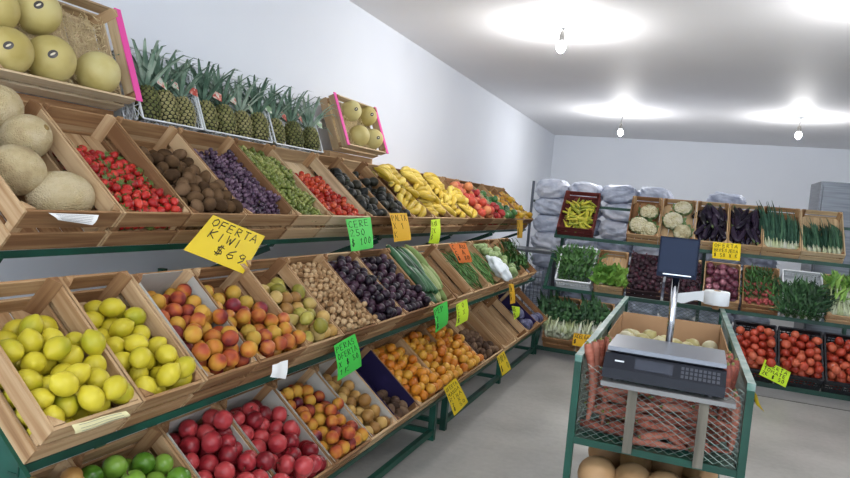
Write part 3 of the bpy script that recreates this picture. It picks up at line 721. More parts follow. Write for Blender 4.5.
for i, (u, v, ww) in enumerate(((.08,.10,.07),(.2,.12,.07),(.28,.08,.07),(.1,.2,.08),(.27,.22,.08))):
    spinach.put(F @ TR(u, v, ww) @ RZ(.3*i) @ RX(.4), 'loose green leafy bunch beside the white plastic bag in the middle tier', 'leafy bunches by the white bag')
F2 = F
F, w, l = left_crate('mid', 6.18, 6.55, lab_mid('leafy greens, last at the far end,'), floor=.05)
for i in range(6): spinach.put(F @ TR(.08+.1*(i % 3), .08+.17*(i//3), .10) @ RZ(random.uniform(-.5,.5)), 'dark leafy green bunch at the far end of the middle tier', 'greens at the far end')
# white plastic bag
def bagfn(d, th, ph):
    k = 1+.10*math.sin(5*th+3*ph)+.08*math.sin(3*th-6*ph)+.05*math.sin(11*th+ph*5); return Vector((d.x*k, d.y*k*1.0, d.z*k))
tag(MB().ball(r=(.13,.17,.07), seg=28, rings=16, fn=bagfn).build('plastic_bag', flat('white_bag_film', 'd4dce0', .35), smooth=True, mw=lframe('mid', 5.32) @ TR(*on_frame((499,268), lframe('mid', 5.32), .17)) @ SCL(.75)), 'crumpled white plastic bag lying on the middle tier near the far end', 'plastic bag')

# --- bottom tier
def lab_bot(c): return 'wooden crate holding '+c+' in the bottom tier'
BB = [1.06, 1.38, 1.72, 2.02, 2.35, 2.69, 2.98, 3.27, 3.68, 4.07, 4.47, 4.90]
F, w, l = left_crate('bot', BB[0], BB[1], lab_bot('yellow peaches, first at the left,'))
fill(tan_peach, F, w, l, 64, .0375, 41, 'large yellow peach at the bottom left picture corner', 'peaches in the first bottom crate', slide=.3, sq=1.0)
F, w, l = left_crate('bot', BB[1], BB[2], lab_bot('green apples'))
fill(green_apple, F, w, l, 58, .0365, 42, 'shiny green apple in the bottom tier below the lemons', 'green apples', v1=.42, slide=.3)
for i, nm in enumerate(('nearer', 'farther')):
    F, w, l = left_crate('bot', BB[2+i], BB[3+i], lab_bot('red apples, the %s of two,' % nm), liner=M['liner'])
    fill(red_apple, F, w, l, 58, .0355, 43+i, 'dark red apple in the %s red apple crate' % nm, 'red apples in the %s crate' % nm, v1=.44 if i == 0 else None, slide=.3)
F, w, l = left_crate('bot', BB[4], BB[5], lab_bot('mixed peaches'), liner=M['liner'])
pp = pack(86, (.014, w-.014), (.012, l-.012), .0302, 45, .35)
for i, (a, b_, c, s) in enumerate(pp):
    if i % 4 == 0: nectarine.put(F @ TR(a,b_,c) @ randrot() @ SCL(s), 'dark nectarine in the bottom crate right of the red apples', 'nectarines in the bottom tier')
    else: peach.put(F @ TR(a,b_,c) @ randrot() @ SCL(s), 'orange and red peach in the bottom crate right of the red apples', 'peaches right of the red apples')
F, w, l = left_crate('bot', BB[5], BB[6], lab_bot('tan peaches'), liner=M['liner'])
fill(tan_peach, F, w, l, 44, .0325, 46, 'dull tan peach below the large green sign', 'tan peaches below the green sign', slide=.35)
F, w, l = left_crate('bot', BB[6], BB[7], lab_bot('few small potatoes over purple paper'), liner=M['purple_liner'])
fill(potato, F, w, l, 26, .026, 47, 'small brown potato low in the purple lined crate', 'small potatoes on purple paper', v1=.22, slide=.3)
for i, nm in enumerate(('nearer', 'farther')):
    F, w, l = left_crate('bot', BB[7+i], BB[8+i], lab_bot('mandarins, the %s of two,' % nm), floor=.02)
    fill(mandarin, F, w, l, 104, .0295, 48+i, 'orange mandarin in the %s mandarin crate' % nm, 'mandarins in the %s crate' % nm, slide=.3, w0=.03)
F, w, l = left_crate('bot', BB[9], BB[10], lab_bot('the third lot of mandarins'), floor=.02)
fill(mandarin, F, w, l, 100, .0295, 50, 'orange mandarin in the last mandarin crate beside the brown potatoes', 'mandarins in the last crate', slide=.3, w0=.03)
F, w, l = left_crate('bot', BB[10], 5.0, lab_bot('brown potatoes'), floor=.02)
fill(potato, F, w, l, 70, .028, 51, 'brown potato in the crate behind the mandarins', 'brown potatoes', v1=.34, slide=.35, w0=.03)
for i, (y0, y1) in enumerate(((5.03, 5.42), (5.44, 5.83))):
    left_crate('bot', y0, y1, 'empty wooden crate in the bottom tier, %s' % ('beside the brown potatoes' if i == 0 else 'left of the purple cabbages'), style='wood')
m_cab = noisy('red_cabbage_leaf', ['2c2c48', '40405f', '6c6c88'], scale=14, rough=.4, rnd=.4)
cabbage = K(MB().ball(r=(.065,.065,.059), seg=22, rings=14, fn=lambda d, th, ph: d*(1+.03*math.sin(3*th+4*ph)+.02*math.sin(7*th))).build('red_cabbage', m_cab, smooth=True), 'cabbage')
for i, (y0, y1, nm) in enumerate(((5.86, 6.30, 'nearer'), (6.32, 6.76, 'farther'))):
    F, w, l = left_crate('bot', y0, y1, lab_bot('purple cabbages, the %s of two,' % nm), liner=M['purple_liner'] if i == 0 else None)
    fill(cabbage, F, w, l, 3 if i else 6, .067, 52+i, 'blue-purple cabbage in the %s cabbage crate' % nm, 'purple cabbages in the %s crate' % nm, slide=.3)

# --- upper boxes leaning on the wall: honeydews and pineapples
TU = R_(68); UX, UZ = -.075, 1.700
def uframe(y): return frame_left(UX, y, UZ, TU)
def wood_wool(F, w, l, seed, h=.065):
    rg = random.Random(seed); m = MB()
    for i in range(900):
        c = Vector((rg.uniform(.02, w-.02), rg.uniform(.02, l-.02), rg.uniform(.012, h)))
        P = [c+Vector((rg.uniform(-.03,.03), rg.uniform(-.03,.03), rg.uniform(-.004,.014))) for _ in range(4)]
        P = [Vector((min(max(p.x,.012),w-.012), min(max(p.y,.012),l-.012), max(p.z,.009))) for p in P]
        m.tube(P, .0014, 3)
    return m
for y0, y1, l, hs, nm in ((1.66, 2.33, .43, (((30,12),.10,1.03),((45,63),.105,1.07),((99,78),.105,1.03),((1,55),.105,1.0),((-34,18),.085,1.0)), 'left'),
                    (4.32, 4.98, .39, (((350,107),.09,.92),((368,111),.09,.92),((359,136),.09,.94),((377,140),.09,.92)), 'right')):
    F = TR(-.02, 0, .085 if nm == 'right' else .068) @ uframe(y0); w = y1-y0
    bx = wooden_crate(F, w, l, .135, 'wooden box with pink rims holding honeydews, at the %s end of the upper row' % nm, pink=True, name='melon_box', style='light')
    wool = wood_wool(F, w, l, 3).build('wood_wool', M['straw'], mw=F); tag(wool, 'pale wood wool packing under the honeydews in the %s pink-rimmed box' % nm, 'packing', kind='stuff')
    C = []
    for px, ww, s in hs:
        p = on_frame(px, F, ww); C.append([p, s])
    for _ in range(60):
        for i in range(len(C)):
            for j in range(i):
                d = C[i][0]-C[j][0]; d.z = 0; q = (C[i][1]+C[j][1])*.088-d.length
                if q > 0: d = d.normalized()*q*.5; C[i][0] += d; C[j][0] -= d
            C[i][0].x = min(max(C[i][0].x, .1*C[i][1]), w-.1*C[i][1]); C[i][0].y = min(max(C[i][0].y, .1*C[i][1]), l-.07)
    for i, (p, s) in enumerate(C):
        where = ['topmost, at the rim', 'in the middle', 'against the right side', 'by the left picture edge', 'high outside the picture edge', 'low outside the picture edge'] if nm == 'left' else ['upper left of four', 'upper right of four', 'lower left of four', 'lower right of four']
        # sticker faces the shop
        q = Vector((0,0,1)).rotation_difference((F.to_3x3().inverted() @ Vector((.8,-.55,.1))).normalized()) if i != 2 else Vector((0,0,1)).rotation_difference(Vector((1,.3,-.6)).normalized())
        honeydew.put(F @ TR(*p) @ q.to_matrix().to_4x4() @ RZ(.5) @ SCL(s), 'pale yellow honeydew melon in the %s box, %s' % (nm, where[i]), 'honeydew melons in the %s box' % nm)
# pineapples
m_pine = noisy('pineapple_rind', ['5a6034', '7c7c48', 'a09868'], scale=30, rough=.6, rnd=.4)
m_groove = flat('pineapple_groove', '2c2c1c', .9)
m_crown = noisy('pineapple_crown', ['4a6654', '6e8a76', 'a0b2a0'], scale=14, rough=.6, rnd=.4)
def pineapple_root(seed):
    rg = random.Random(seed); r = bpy.data.objects.new('pineapple', None); COL.objects.link(r)
    m = MB(); H_, R = .165, .052
    def rad(z): t = abs(z/H_-.47)/.53; return R*(1-t**3.2*.62)
    m.lathe([(rad(H_*i/14)*.97 if 0 < i < 14 else R*.12, H_*i/14) for i in range(15)], 22)
    nr = 10
    for j in range(nr):
        z = .010+(H_-.020)*j/(nr-1); rr = rad(z); m.k = 1
        for k in range(12):
            a = 2*PI*(k+.5*(j % 2))/12; T = TR(rr*math.cos(a)*.97, rr*math.sin(a)*.97, z) @ RZ(a) @ RY(PI/2)
            q = rr/R
            m.add([(-.0098,0,0),(-.004,-.0105*q,.003),(.004,-.0105*q,.003),(.0098,0,0),(.004,.0105*q,.003),(-.004,.0105*q,.003),(0,0,.0085)], [(0,1,6),(1,2,6),(2,3,6),(3,4,6),(4,5,6),(5,0,6)], T)
    m.build('fruit_body', [m_groove, m_pine], r)
    c = MB()
    for k in range(30):
        a = k*2.39996; t = k/30; el = .55+.95*t+rg.uniform(-.08,.08); ln = (.11+.12*math.sin(PI*min(1, .25+t*.75)))*rg.uniform(.85,1.1)
        d = Vector((math.cos(a)*math.cos(el), math.sin(a)*math.cos(el), math.sin(el))); b = Vector((math.cos(a)*.013*(1-t), math.sin(a)*.013*(1-t), H_-.008+.05*t))
        dr = .30*(1-t*.8)
        P = [b, b+d*ln*.3, b+d*ln*.6+Vector((math.cos(a), math.sin(a), 0))*ln*dr*.12, b+d*ln*.85+Vector((math.cos(a), math.sin(a), -.4))*ln*dr*.6, b+d*ln+Vector((math.cos(a), math.sin(a), -1.2))*ln*dr]
        c.strip(P, [.009,.0105,.0085,.005,.0006], (-math.sin(a), math.cos(a), 0), .45)
    c.build('leaf_crown', m_crown, r)
    MB().box((-.026,-.0606,.172),(.030,-.0596,.218), TR(.004,-.006,0) @ RX(-.12) @ RY(.25)).build('fruit_tag', noisy('fruit_tag_print', ['b8483c', 'd8a090', 'dfe6dc', '7c9c74'], scale=45, rough=.3, rnd=.3, lo=.35, hi=.65), r)['label'] = 'glossy printed paper tag'
    return r
pineapple = K(pineapple_root(1), 'pineapple')
for y0, y1, nm, n in ((2.37, 2.78, 'first', 3), (2.79, 3.39, 'second', 4), (3.42, 3.98, 'third', 3)):
    F = uframe(y0); w = y1-y0
    plastic_crate(F, w, .36, .11, 'white plastic lattice crate of pineapples leaning on the wall, %s of three' % nm, M['white_plastic'], 8, 5, 3, .0045)
    for i in range(n):
        u = .075+(w-.15)*i/(n-1)
        pineapple.put(F @ TR(u, .012, .070+.008*(i % 2)) @ RX(-PI/2+.04) @ RY(random.uniform(-.12,.12)+.08) @ RZ(random.uniform(-.25,.25)) @ SCL(random.uniform(.98,1.08)),
                      'pineapple with grey-green crown in the %s lattice crate, %s' % (nm, ['at its left end', 'second from its left end', 'third from its left end', 'fourth from its left end', 'at its right end'][i if i < n-1 else 4]), 'pineapples in lattice crates')

# ================================================================ BACK DISPLAY
TB_ = R_(48)
def bcrate(x0, x1, tier, label, **kw):
    yb, zb, l, h = {'top': (7.42, 1.235, .55, .13), 'mid': (7.06, .70, .47, .12), 'bot': (6.86, .09, .52, .19)}[tier]
    F = frame_back(x0+.003, yb, zb, TB_); w = x1-x0-.006
    wooden_crate(F, w, l, h, label, **kw); return F, w, l
def back_rack():
    r = empty('display_rack', TR(1.0, 7.0, 0), 'long green angle iron rack carrying the crates along the back', 'display rack')
    for (yb, zb, l, xa, xb2) in ((7.42, 1.235, .55, 0, 2.95), (7.06, .70, .47, 0, 3.2), (6.86, .09, .52, 0, 3.2)):
        m = MB(); m.box((xa, yb-7-.010, zb-.034), (xb2, yb-7+.03, zb-.028)); m.box((xa, yb-7-.010, zb-.028), (xb2, yb-7-.004, zb+.012 if zb < .2 else zb+.002)); m.build('front_rail', M['green_paint'], r)
        c, s = math.cos(TB_), math.sin(TB_)
        m = MB(); beam(m, (xa, yb-7+l*c*.9, zb+l*s*.9-.03), (xb2, yb-7+l*c*.9, zb+l*s*.9-.03), .03); m.build('rear_rail', M['green_paint'], r)
        for x in (.02, 1.55, xb2-.02):
            m = MB(); beam(m, (x, yb-7, zb-.028), (x, yb-7+l*c, zb+l*s-.028), .035, .025); m.build('tilted_arm', M['green_paint'], r)
    for x in (.02, 1.55, 2.93):
        m = MB(); beam(m, (x, .86, 0), (x, .86, 1.62), .035, .035, (0,1,0)); m.build('upright', M['green_paint'], r)
        m = MB(); beam(m, (x, -.13, 0), (x, -.13, .056), .035, .035, (0,1,0)); m.build('leg', M['green_paint'], r)
back_rack()
lb = 'wooden crate holding %s on the back rack'
F, w, l = bcrate(1.03, 1.42, 'top', 'dark reddish wooden crate of yellow chilies before the sacks', style='red', floor=.03)
rg = random.Random(8)
for k in range(88):
    lay = k//30
    chili.put(F @ TR(rg.uniform(.06, w-.06), rg.uniform(.07, .44), .05+.022*lay+rg.uniform(0,.008)) @ RZ(rg.uniform(0, 6.3)) @ RY(rg.uniform(0,6)), 'yellow-green long pepper in the reddish crate before the sacks', 'yellow-green long peppers')
X1 = [1.76, 2.08, 2.42, 2.735, 3.05, 3.39, 3.76]
for i, pxs in enumerate((((649,213,1.0),(637,226,1.0),(648,232,.95)), ((683,209,.95),(673,222,1.05),(683,233,.9)))):
    F, w, l = bcrate(X1[i], X1[i+1], 'top', lb % ('cauliflowers, the %s of two,' % ('left', 'right')[i]), floor=.03)
    for j, (px, py, s) in enumerate(pxs):
        p = on_frame((px, py), F, .10); u = min(max(p.x, .11), w-.11)
        cauliflower.put(F @ TR(u, min(max(p.y,.10),l-.1), .105+(.01 if j == 1 else 0)) @ RX(.25*(j-1)+.1) @ RZ(j*1.3) @ SCL(s*.98), 'cream cauliflower in the %s cauliflower crate, %s' % (('left', 'right')[i], ('top of three', 'middle of three', 'lowest of three')[j]), 'cauliflowers in the %s crate' % ('left', 'right')[i])
for i, nm in enumerate(('left', 'right')):
    F, w, l = bcrate(X1[2+i], X1[3+i], 'top', lb % ('eggplants, the %s of two,' % nm), floor=.03)
    rows(eggplant, F, ((.13,.08,4,.05,w-.05),(.30,.08,4,.05,w-.05),(.42,.08,4,.05,w-.05),(.15,.12,4,.06,w-.06),(.30,.125,4,.07,w-.07),(.40,.13,4,.07,w-.07)), 'glossy black eggplant in the %s eggplant crate' % nm, 'eggplants in the %s crate' % nm, 60+i, .35)
F, w, l = bcrate(X1[4], X1[5], 'top', lb % 'leeks', floor=.03)
for i in range(18): leek.put(F @ TR(.035+(w-.07)*(i % 9)/8, .03+random.uniform(0,.02), .055+.03*(i//9)) @ RZ(random.uniform(-.12,.12)) @ RX(.05) @ SCL(random.uniform(.95,1.12)*(1.2 if (i % 9) < 4 else 1)), 'tall leek with dark green leaves standing beside the eggplants', 'leeks')
F, w, l = bcrate(X1[5], X1[6], 'top', lb % 'scallions', floor=.03, style='light')
for i in range(16): scallion.put(F @ TR(.035+(w-.07)*(i % 8)/7, .03+random.uniform(0,.02), .055+.03*(i//8)) @ RZ(random.uniform(-.15,.15)) @ SCL(random.uniform(.95,1.15)), 'bunch of scallions in the last crate of the top back row', 'scallion bunches')
# middle row
F = frame_back(1.13, 7.06, .70, TB_)
plastic_crate(F, .37, .47, .12, 'white plastic crate of dark greens under the yellow chilies', M['white_plastic'], 5, 6, 2, .007, True)
for i in range(15): spinach.put(F @ TR(.06+.062*(i % 5), .05+.13*(i//5), .06) @ RZ(random.uniform(-.6,.6)) @ RX(.25), 'dark green leafy bunch in the white crate under the yellow chilies', 'green bunches in the white crate')
F, w, l = bcrate(1.52, 1.82, 'mid', 'wooden crate with a few lettuces beside the white crate of greens', floor=.02)
for i in range(6): lettuce.put(F @ TR(.06+.09*(i % 3), .06+.10*(i//3), .06) @ RZ(random.uniform(-.6,.6)) @ RX(.5), 'bright green lettuce low in the crate beside the beetroots', 'lettuces in the back row')
for i, (x0, x1, nm) in enumerate(((1.84, 2.18, 'left'), (2.20, 2.53, 'right'))):
    F, w, l = bcrate(x0, x1, 'mid', lb % ('beetroots, the %s of two,' % nm), floor=.05, style='dark')
    fill(beet, F, w, l, 150, .024, 70+i, 'dark maroon beetroot in the %s beetroot crate' % nm, 'beetroots in the %s crate' % nm, slide=.12, w0=.06)
F, w, l = bcrate(2.55, 2.88, 'mid', lb % 'red onions', floor=.04)
fill(red_onion, F, w, l, 48, .0365, 72, 'pinkish red onion in the crate behind the white roll', 'red onions', slide=.15, w0=.05)
F, w, l = bcrate(2.90, 3.22, 'mid', lb % 'radishes', floor=.03)
for i in range(9): radish.put(F @ TR(.07+.085*(i % 3), .10+.10*(i//3), .06) @ RZ(random.uniform(-.4,.4)), 'bunch of small red radishes with green tops right of the red onions', 'radish bunches')
F = frame_back(3.24, 7.06, .70, TB_)
plastic_crate(F, .34, .47, .12, 'white plastic lattice crate behind the parsley bunches', M['white_plastic'], 6, 8, 3, .006, True)
for i in range(15): parsley.put(F @ TR(.05+.06*(i % 5), -.05+.10*(i//5), .07) @ RZ(random.uniform(-.7,.7)) @ RX(.1), 'dark parsley bunch piled in the white crate beside the celery', 'parsley bunches')
F, w, l = bcrate(3.60, 3.98, 'mid', lb % 'celery', floor=.02)
for i in range(12): celery.put(F @ TR(.05+.055*(i % 6), .04+.12*(i//6), .06+.03*(i//6)) @ RZ(random.uniform(-.3,.3)) @ RX(.15), 'bright green celery bunch at the right picture edge', 'celery bunches')
# bottom row
for i, (x0, x1, nm) in enumerate(((1.10, 1.42, 'left'), (1.43, 1.75, 'right'))):
    F, w, l = bcrate(x0, x1, 'bot', lb % ('white-stalked chard, the %s of two,' % nm), floor=.04)
    for k in range(8): chard.put(F @ TR(.035+(w-.07)*(k % 4)/3, .07+.02*(k//4), .09+.06*(k//4)) @ RZ(random.uniform(-.15,.15)) @ RX(.12) @ SCL(random.uniform(.95,1.2)), 'chard bunch with white stalks and dark leaves in the %s chard crate' % nm, 'chard bunches in the %s crate' % nm)
for i, (x0, nm) in enumerate(((2.86, 'left'), (3.235, 'middle'), (3.61, 'right'))):
    F = frame_back(x0, 6.86, .09, TB_); w, l = .365, .52
    plastic_crate(F, w, l, .19, 'black plastic crate full of tomatoes, %s of three' % nm, M['black_plastic'], 5, 6, 3, .008, True)
    fill(tomato, F, w, l, 92, .041, 80+i, 'red tomato in the %s black crate' % nm, 'tomatoes in the %s black crate' % nm, v1=.47, slide=.3, m=.014)

# ================================================================ SACKS AND BACK CORNER
m_sack = noisy('woven_sack', ['9aa2b8', 'bcc4d6', 'dce0ec'], scale=7, rough=.55, rnd=.4, bump=.7, bscale=14, bdist=.03)
def sack_mesh(seed, R=(.212,.34,.125)):
    rg = random.Random(seed); a, b2, c2 = rg.uniform(0,6), rg.uniform(0,6), rg.uniform(0,6)
    def fn(d, th, ph):
        x, y, z = d
        sx = math.copysign(abs(x)**.6, x); sy = math.copysign(abs(y)**.6, y); sz = math.copysign(abs(z)**.85, z)
        e = 1+.05*math.sin(4*x+a)+.04*math.sin(5*y+b2)+.035*math.sin(9*z+7*x+c2)+.025*math.sin(13*y+a)+.03*abs(math.sin(8*x+5*z+b2))
        pinch = 1-.95*max(0, abs(x)-.5)
        q = Vector((x*2.2+seed*7, y*2.2, z*2.2)); e += .10*abs(noise.noise(q*1.3))+.13*(.3-abs(noise.noise(q*2.6)))*.8
        return Vector((sx*e, sy*e, sz*e*pinch))
    m = MB(); m.ball(r=R, seg=56, rings=34, fn=fn)
    o = m.build('sack', m_sack, smooth=True)
    MB().tube([(R[0]*.93,-R[1]*.5,.012),(R[0]*1.04,-R[1]*.2,.018),(R[0]*1.03,R[1]*.2,.010),(R[0]*.95,R[1]*.5,.014)], [.012,.018,.018,.010], 8, flatten=.4).build('sewn_mouth', m_sack, o, True)
    return o
sacks = [K(sack_mesh(i), 'sack') for i in range(3)]
cols = [(.62, 9.25, 8, 'left column'), (1.05, 9.3, 8, 'second column'), (1.48, 9.3, 8, 'third column'), (1.91, 9.35, 8, 'fourth column'), (2.34, 9.4, 7, 'fifth column'), (2.77, 9.4, 8, 'sixth column'), (3.2, 9.4, 7, 'seventh column')]
ordn = ['lowest', 'second', 'third', 'fourth', 'fifth', 'sixth', 'seventh', 'eighth', 'ninth']
for ci, (x, y, n, nm) in enumerate(cols):
    for k in range(n):
        K_ = sacks[(k+ci) % 3]; last = k == n-1
        K_.put(TR(x+random.uniform(-.02,.02), y+random.uniform(-.03,.03), .121+.237*k) @ RZ(random.uniform(-.08,.08)+(PI if (k+ci) % 2 else 0)) @ RY(random.uniform(-.03,.03)+(.12 if last else 0)) ,
               'grey-white woven sack, %s from the floor in the %s of the stack' % (ordn[k], nm), 'stacked sacks')
# steel shelf frame beside sacks
r = empty('shelf_frame', TR(.40, 8.85, 0), 'grey steel shelf frame standing around the left sacks', 'shelf frame')
for dx, dy in ((0,0), (0,.9)):
    beam(MB(), (dx, dy, 0), (dx, dy, 1.86), .03, .03, (0,1,0)).build('post', flat('grey_enamel', '5c6470', .5), r)
beam(MB(), (0,0.015,1.6), (0,.885,1.6), .03).build('side_rail', M['green_paint'], r)
# dark table
dk = flat('dark_table_top', '55595f', .35); r = empty('table', TR(-.05, 7.95, 0), 'dark grey topped table in the far left corner', 'table')
MB().box((0,0,.97),(1.02,.6,1.0)).build('table_top', dk, r)
for x, y in ((.04,.04),(.98,.04),(.04,.56),(.98,.56)): beam(MB(), (x,y,0), (x,y,.969), .035, .035, (0,1,0)).build('leg', flat('dark_leg', '33363c', .5), r)
tag(MB().grid(lambda a, b_: (a*.22-.11, b_*.14-.07, .006*math.sin(a*5)*math.sin(b_*3)+.008), 8, 5).build('paper_sheet', M['paper'], mw=TR(.78, 8.1, 1.0)), 'white sheet of paper on the dark table in the corner', 'paper')
# wire trolley
r = empty('wire_trolley', TR(.30, 7.42, 0), 'grey wire mesh trolley cage under the dark table corner', 'trolley')
gw = flat('grey_wire', '6c7480', .4, .6)
def mesh_panel(p, u, v, nu, nv, rr=.0025):
    m = MB(); p, u, v = Vector(p), Vector(u), Vector(v)
    for i in range(nu+1): wire(m, p+u*(i/nu), p+u*(i/nu)+v, rr)
    for j in range(nv+1): wire(m, p+v*(j/nv), p+v*(j/nv)+u, rr)
    return m
a_, b_, h_ = .62, .45, .82
for nm, p, u, v, nu, nv in (('front_mesh', (0,0,.14), (a_,0,0), (0,0,h_-.14), 14, 16), ('rear_mesh', (0,b_,.14), (a_,0,0), (0,0,h_-.14), 14, 16), ('side_mesh', (0,0,.14), (0,b_,0), (0,0,h_-.14), 10, 16), ('side_mesh', (a_,0,.14), (0,b_,0), (0,0,h_-.14), 10, 16), ('bottom_mesh', (0,0,.14), (a_,0,0), (0,b_,0), 14, 10)):
    mesh_panel(p, u, v, nu, nv).build(nm, gw, r)
for x, y in ((0,0),(a_,0),(0,b_),(a_,b_)):
    beam(MB(), (x,y,.10), (x,y,h_), .02, .02, (0,1,0)).build('post', gw, r)
    MB().lathe([(.045,-.015),(.05,0),(.045,.015)], 16, TR(x,y,.05) @ RY(PI/2)).build('caster', M['black_plastic'], r, True)
# fridge
ss = noisy('brushed_steel', ['5c6066', '74787e'], scale=3, rough=.35, metal=.6, rnd=0, stretch=(1,1,20)); r = empty('refrigerator', TR(3.72, 8.8, 0), 'tall grey steel refrigerator behind the leeks and scallions', 'refrigerator')
MB().box((0,.03,.08),(1.3,.75,2.1)).build('body', ss, r)
MB().box((.02,0,.12),(.64,.029,2.06)).build('door', ss, r); MB().box((.66,0,.12),(1.28,.029,2.06)).build('door', ss, r)
for x in (.60, .70):
    m = MB(); m.tube([(x,-.001,1.5),(x,-.04,1.52),(x,-.04,1.86),(x,-.001,1.88)], .010, 8); m.build('handle', M['chrome'], r, True)
for x, y in ((.05,.08),(1.25,.08),(.05,.7),(1.25,.7)): MB().lathe([(.03,0),(.03,.079)], 12, TR(x,y,0)).build('foot', M['black_plastic'], r)

# ================================================================ CART
CX0, CX1, CY0, CY1, CZ, CB = 2.05, 2.59, 2.35, 4.30, 1.0, .715
r = cart = empty('mesh_cart', TR(CX0, CY0, 0), 'green iron cart with diamond mesh sides in the aisle', 'cart')
W_, L_ = CX1-CX0, CY1-CY0
for x, y in ((0,0),(W_,0),(0,L_),(W_,L_),(0,L_/2),(W_,L_/2)): beam(MB(), (x,y,0), (x,y,CZ-.013), .024, .024, (0,1,0)).build('leg', M['green_paint'], r)
for z, nm, mt in ((CZ, 'top_rail', M['green_worn']), (CB, 'basket_rail', M['green_paint']), (.36, 'lower_rail', M['green_paint'])):
    for a, b2 in (((0,-.0115,z),(0,L_+.0115,z)), ((W_,-.0115,z),(W_,L_+.0115,z)), ((.0128,0,z),(W_-.0128,0,z)), ((.0128,L_,z),(W_-.0128,L_,z))):
        if nm == 'top_rail' and a[1] == b2[1] == 0: continue
        beam(MB(), a, b2, .0245 if a[1] != b2[1] else .022, .024).build(nm, mt if (nm != 'top_rail' or a[0] in (0, W_)) else M['green_paint'], r)
def diamond(p, u, v, cell=.034, asp=.5, rr=.0013):
    "expanded metal: two families of diagonals clipped to the panel"
    p, u, v = Vector(p), Vector(u), Vector(v); lu, lv = u.length, v.length; eu, ev = u/lu, v/lv; m = MB(); dy = cell*asp
    for sgn in (1, -1):
        n = int((lu/cell+lv/dy))+2
        for k in range(-n, n):
            # line: y = sgn*asp*(x - k*cell)
            pts = []
            for x in (0, lu):
                y = sgn*asp*(x-k*cell)
                if 0 <= y <= lv: pts.append((x, y))
            for y in (0, lv):
                x = k*cell+sgn*y/asp
                if 0 < x < lu: pts.append((x, y))
            if len(pts) >= 2: wire(m, p+eu*pts[0][0]+ev*pts[0][1], p+eu*pts[1][0]+ev*pts[1][1], rr)
    return m
mm_ = flat('worn_mesh_wire', '70807a', .35, .5)
diamond((.015,-.004,CB+.015), (W_-.03,0,0), (0,0,CZ-CB-.03), .034, .6, .0011).build('front_mesh', mm_, r)
diamond((.015,L_+.004,CB+.015), (W_-.03,0,0), (0,0,CZ-CB-.03), .034, .6).build('rear_mesh', mm_, r)
for x in (-.004, W_+.004): diamond((x,.015,CB+.015), (0,L_-.03,0), (0,0,CZ-CB-.03), .034, .6).build('side_mesh', mm_, r)
MB().box((.016,.016,CB-.004),(W_-.016,L_-.016,CB+.006)).build('basket_floor', M['green_paint'], r)
MB().box((.016,.016,.355),(W_-.016,L_-.016,.368)).build('lower_shelf', M['green_paint'], r)
# carrots
rg = random.Random(5)
zf = CB+.024
N_ = 0
for layer in range(10):
    for k in range(26):
        if N_ >= 296: break
        y = CY0+.03+rg.random()*.50; x = rg.uniform(CX0+.11, CX1-.11); ang = rg.gauss(PI/2, .45) if rg.random() < .6 else rg.uniform(0, PI)
        if layer >= 7 and (CX0+.15 < x < CX1-.15) and y < 2.75: continue
        if y < CY0+.11 and abs(math.sin(ang)) < .7: ang = PI/2+rg.gauss(0, .25)
        y = max(y, CY0+.03+abs(math.cos(ang))*.10)
        carrot.put(TR(x, y, zf+layer*.0265) @ RZ(ang) @ RX(rg.gauss(0,.10)) @ RY(rg.uniform(0,6)), 'dusty orange carrot piled behind the front mesh of the green cart', 'carrots in the cart'); N_ += 1
for sx, n in ((0, 13), (1, 14)):      # carrots standing up at both front corners
    for k in range(n):
        x = (CX0+.035+rg.uniform(0,.06)) if sx == 0 else (CX1-.035-rg.uniform(0,.06)); y = CY0+.035+.035*(k//2)+rg.uniform(0,.01); z = CB+.11+ (k % 2)*.10
        if sx == 0 and z > .95: z = .93
        carrot.put(TR(x, y, z+.03) @ RX(PI/2+rg.gauss(0,.12)) @ RY(0) @ RZ(rg.gauss(0,.12)), 'dusty orange carrot standing in the %s front corner of the cart' % ('left', 'right')[sx], 'carrots in the %s corner' % ('left', 'right')[sx])
# cardboard box with onions
r = empty('cardboard_box', TR(CX0+.03, 2.98, CB+.008), 'open brown cardboard box of onions standing in the cart', 'box')
bw, bl, bh = .48, .66, .27
for nm, a, b2 in (('side_panel',(0,0,0),(.005,bl,bh)), ('side_panel',(bw-.005,0,0),(bw,bl,bh)), ('front_panel',(.0055,0,0),(bw-.0055,.005,bh*.8)), ('rear_panel',(.0055,bl-.005,0),(bw-.0055,bl,bh+.012)), ('bottom_panel',(.0055,.0055,0),(bw-.0055,bl-.0055,.005))):
    MB().box(a, b2).build(nm, M['card'], r)
for (a, b2, c, s) in pack(150, (.01, bw-.01), (.01, bl-.01), .038, 91, 0, .01, top=9):
    onion.put(TR(CX0+.03+a, 2.98+b2, CB+.008+c) @ RX(random.uniform(-.9,.9)) @ RY(random.uniform(-.9,.9)) @ SCL(s), 'pale yellow-white onion in the cardboard box behind the scale', 'white onions')
for (a, b2, c, s) in pack(292, (CX0+.03, CX1-.03), (3.66, 4.27), .0295, 92, 0, CB+.008, top=9):
    garlic.put(TR(a, b2, c) @ RX(random.uniform(-.8,.8)) @ RY(random.uniform(-.8,.8)) @ SCL(s), 'whitish garlic bulb at the far end of the cart behind the cardboard', 'garlic bulbs')
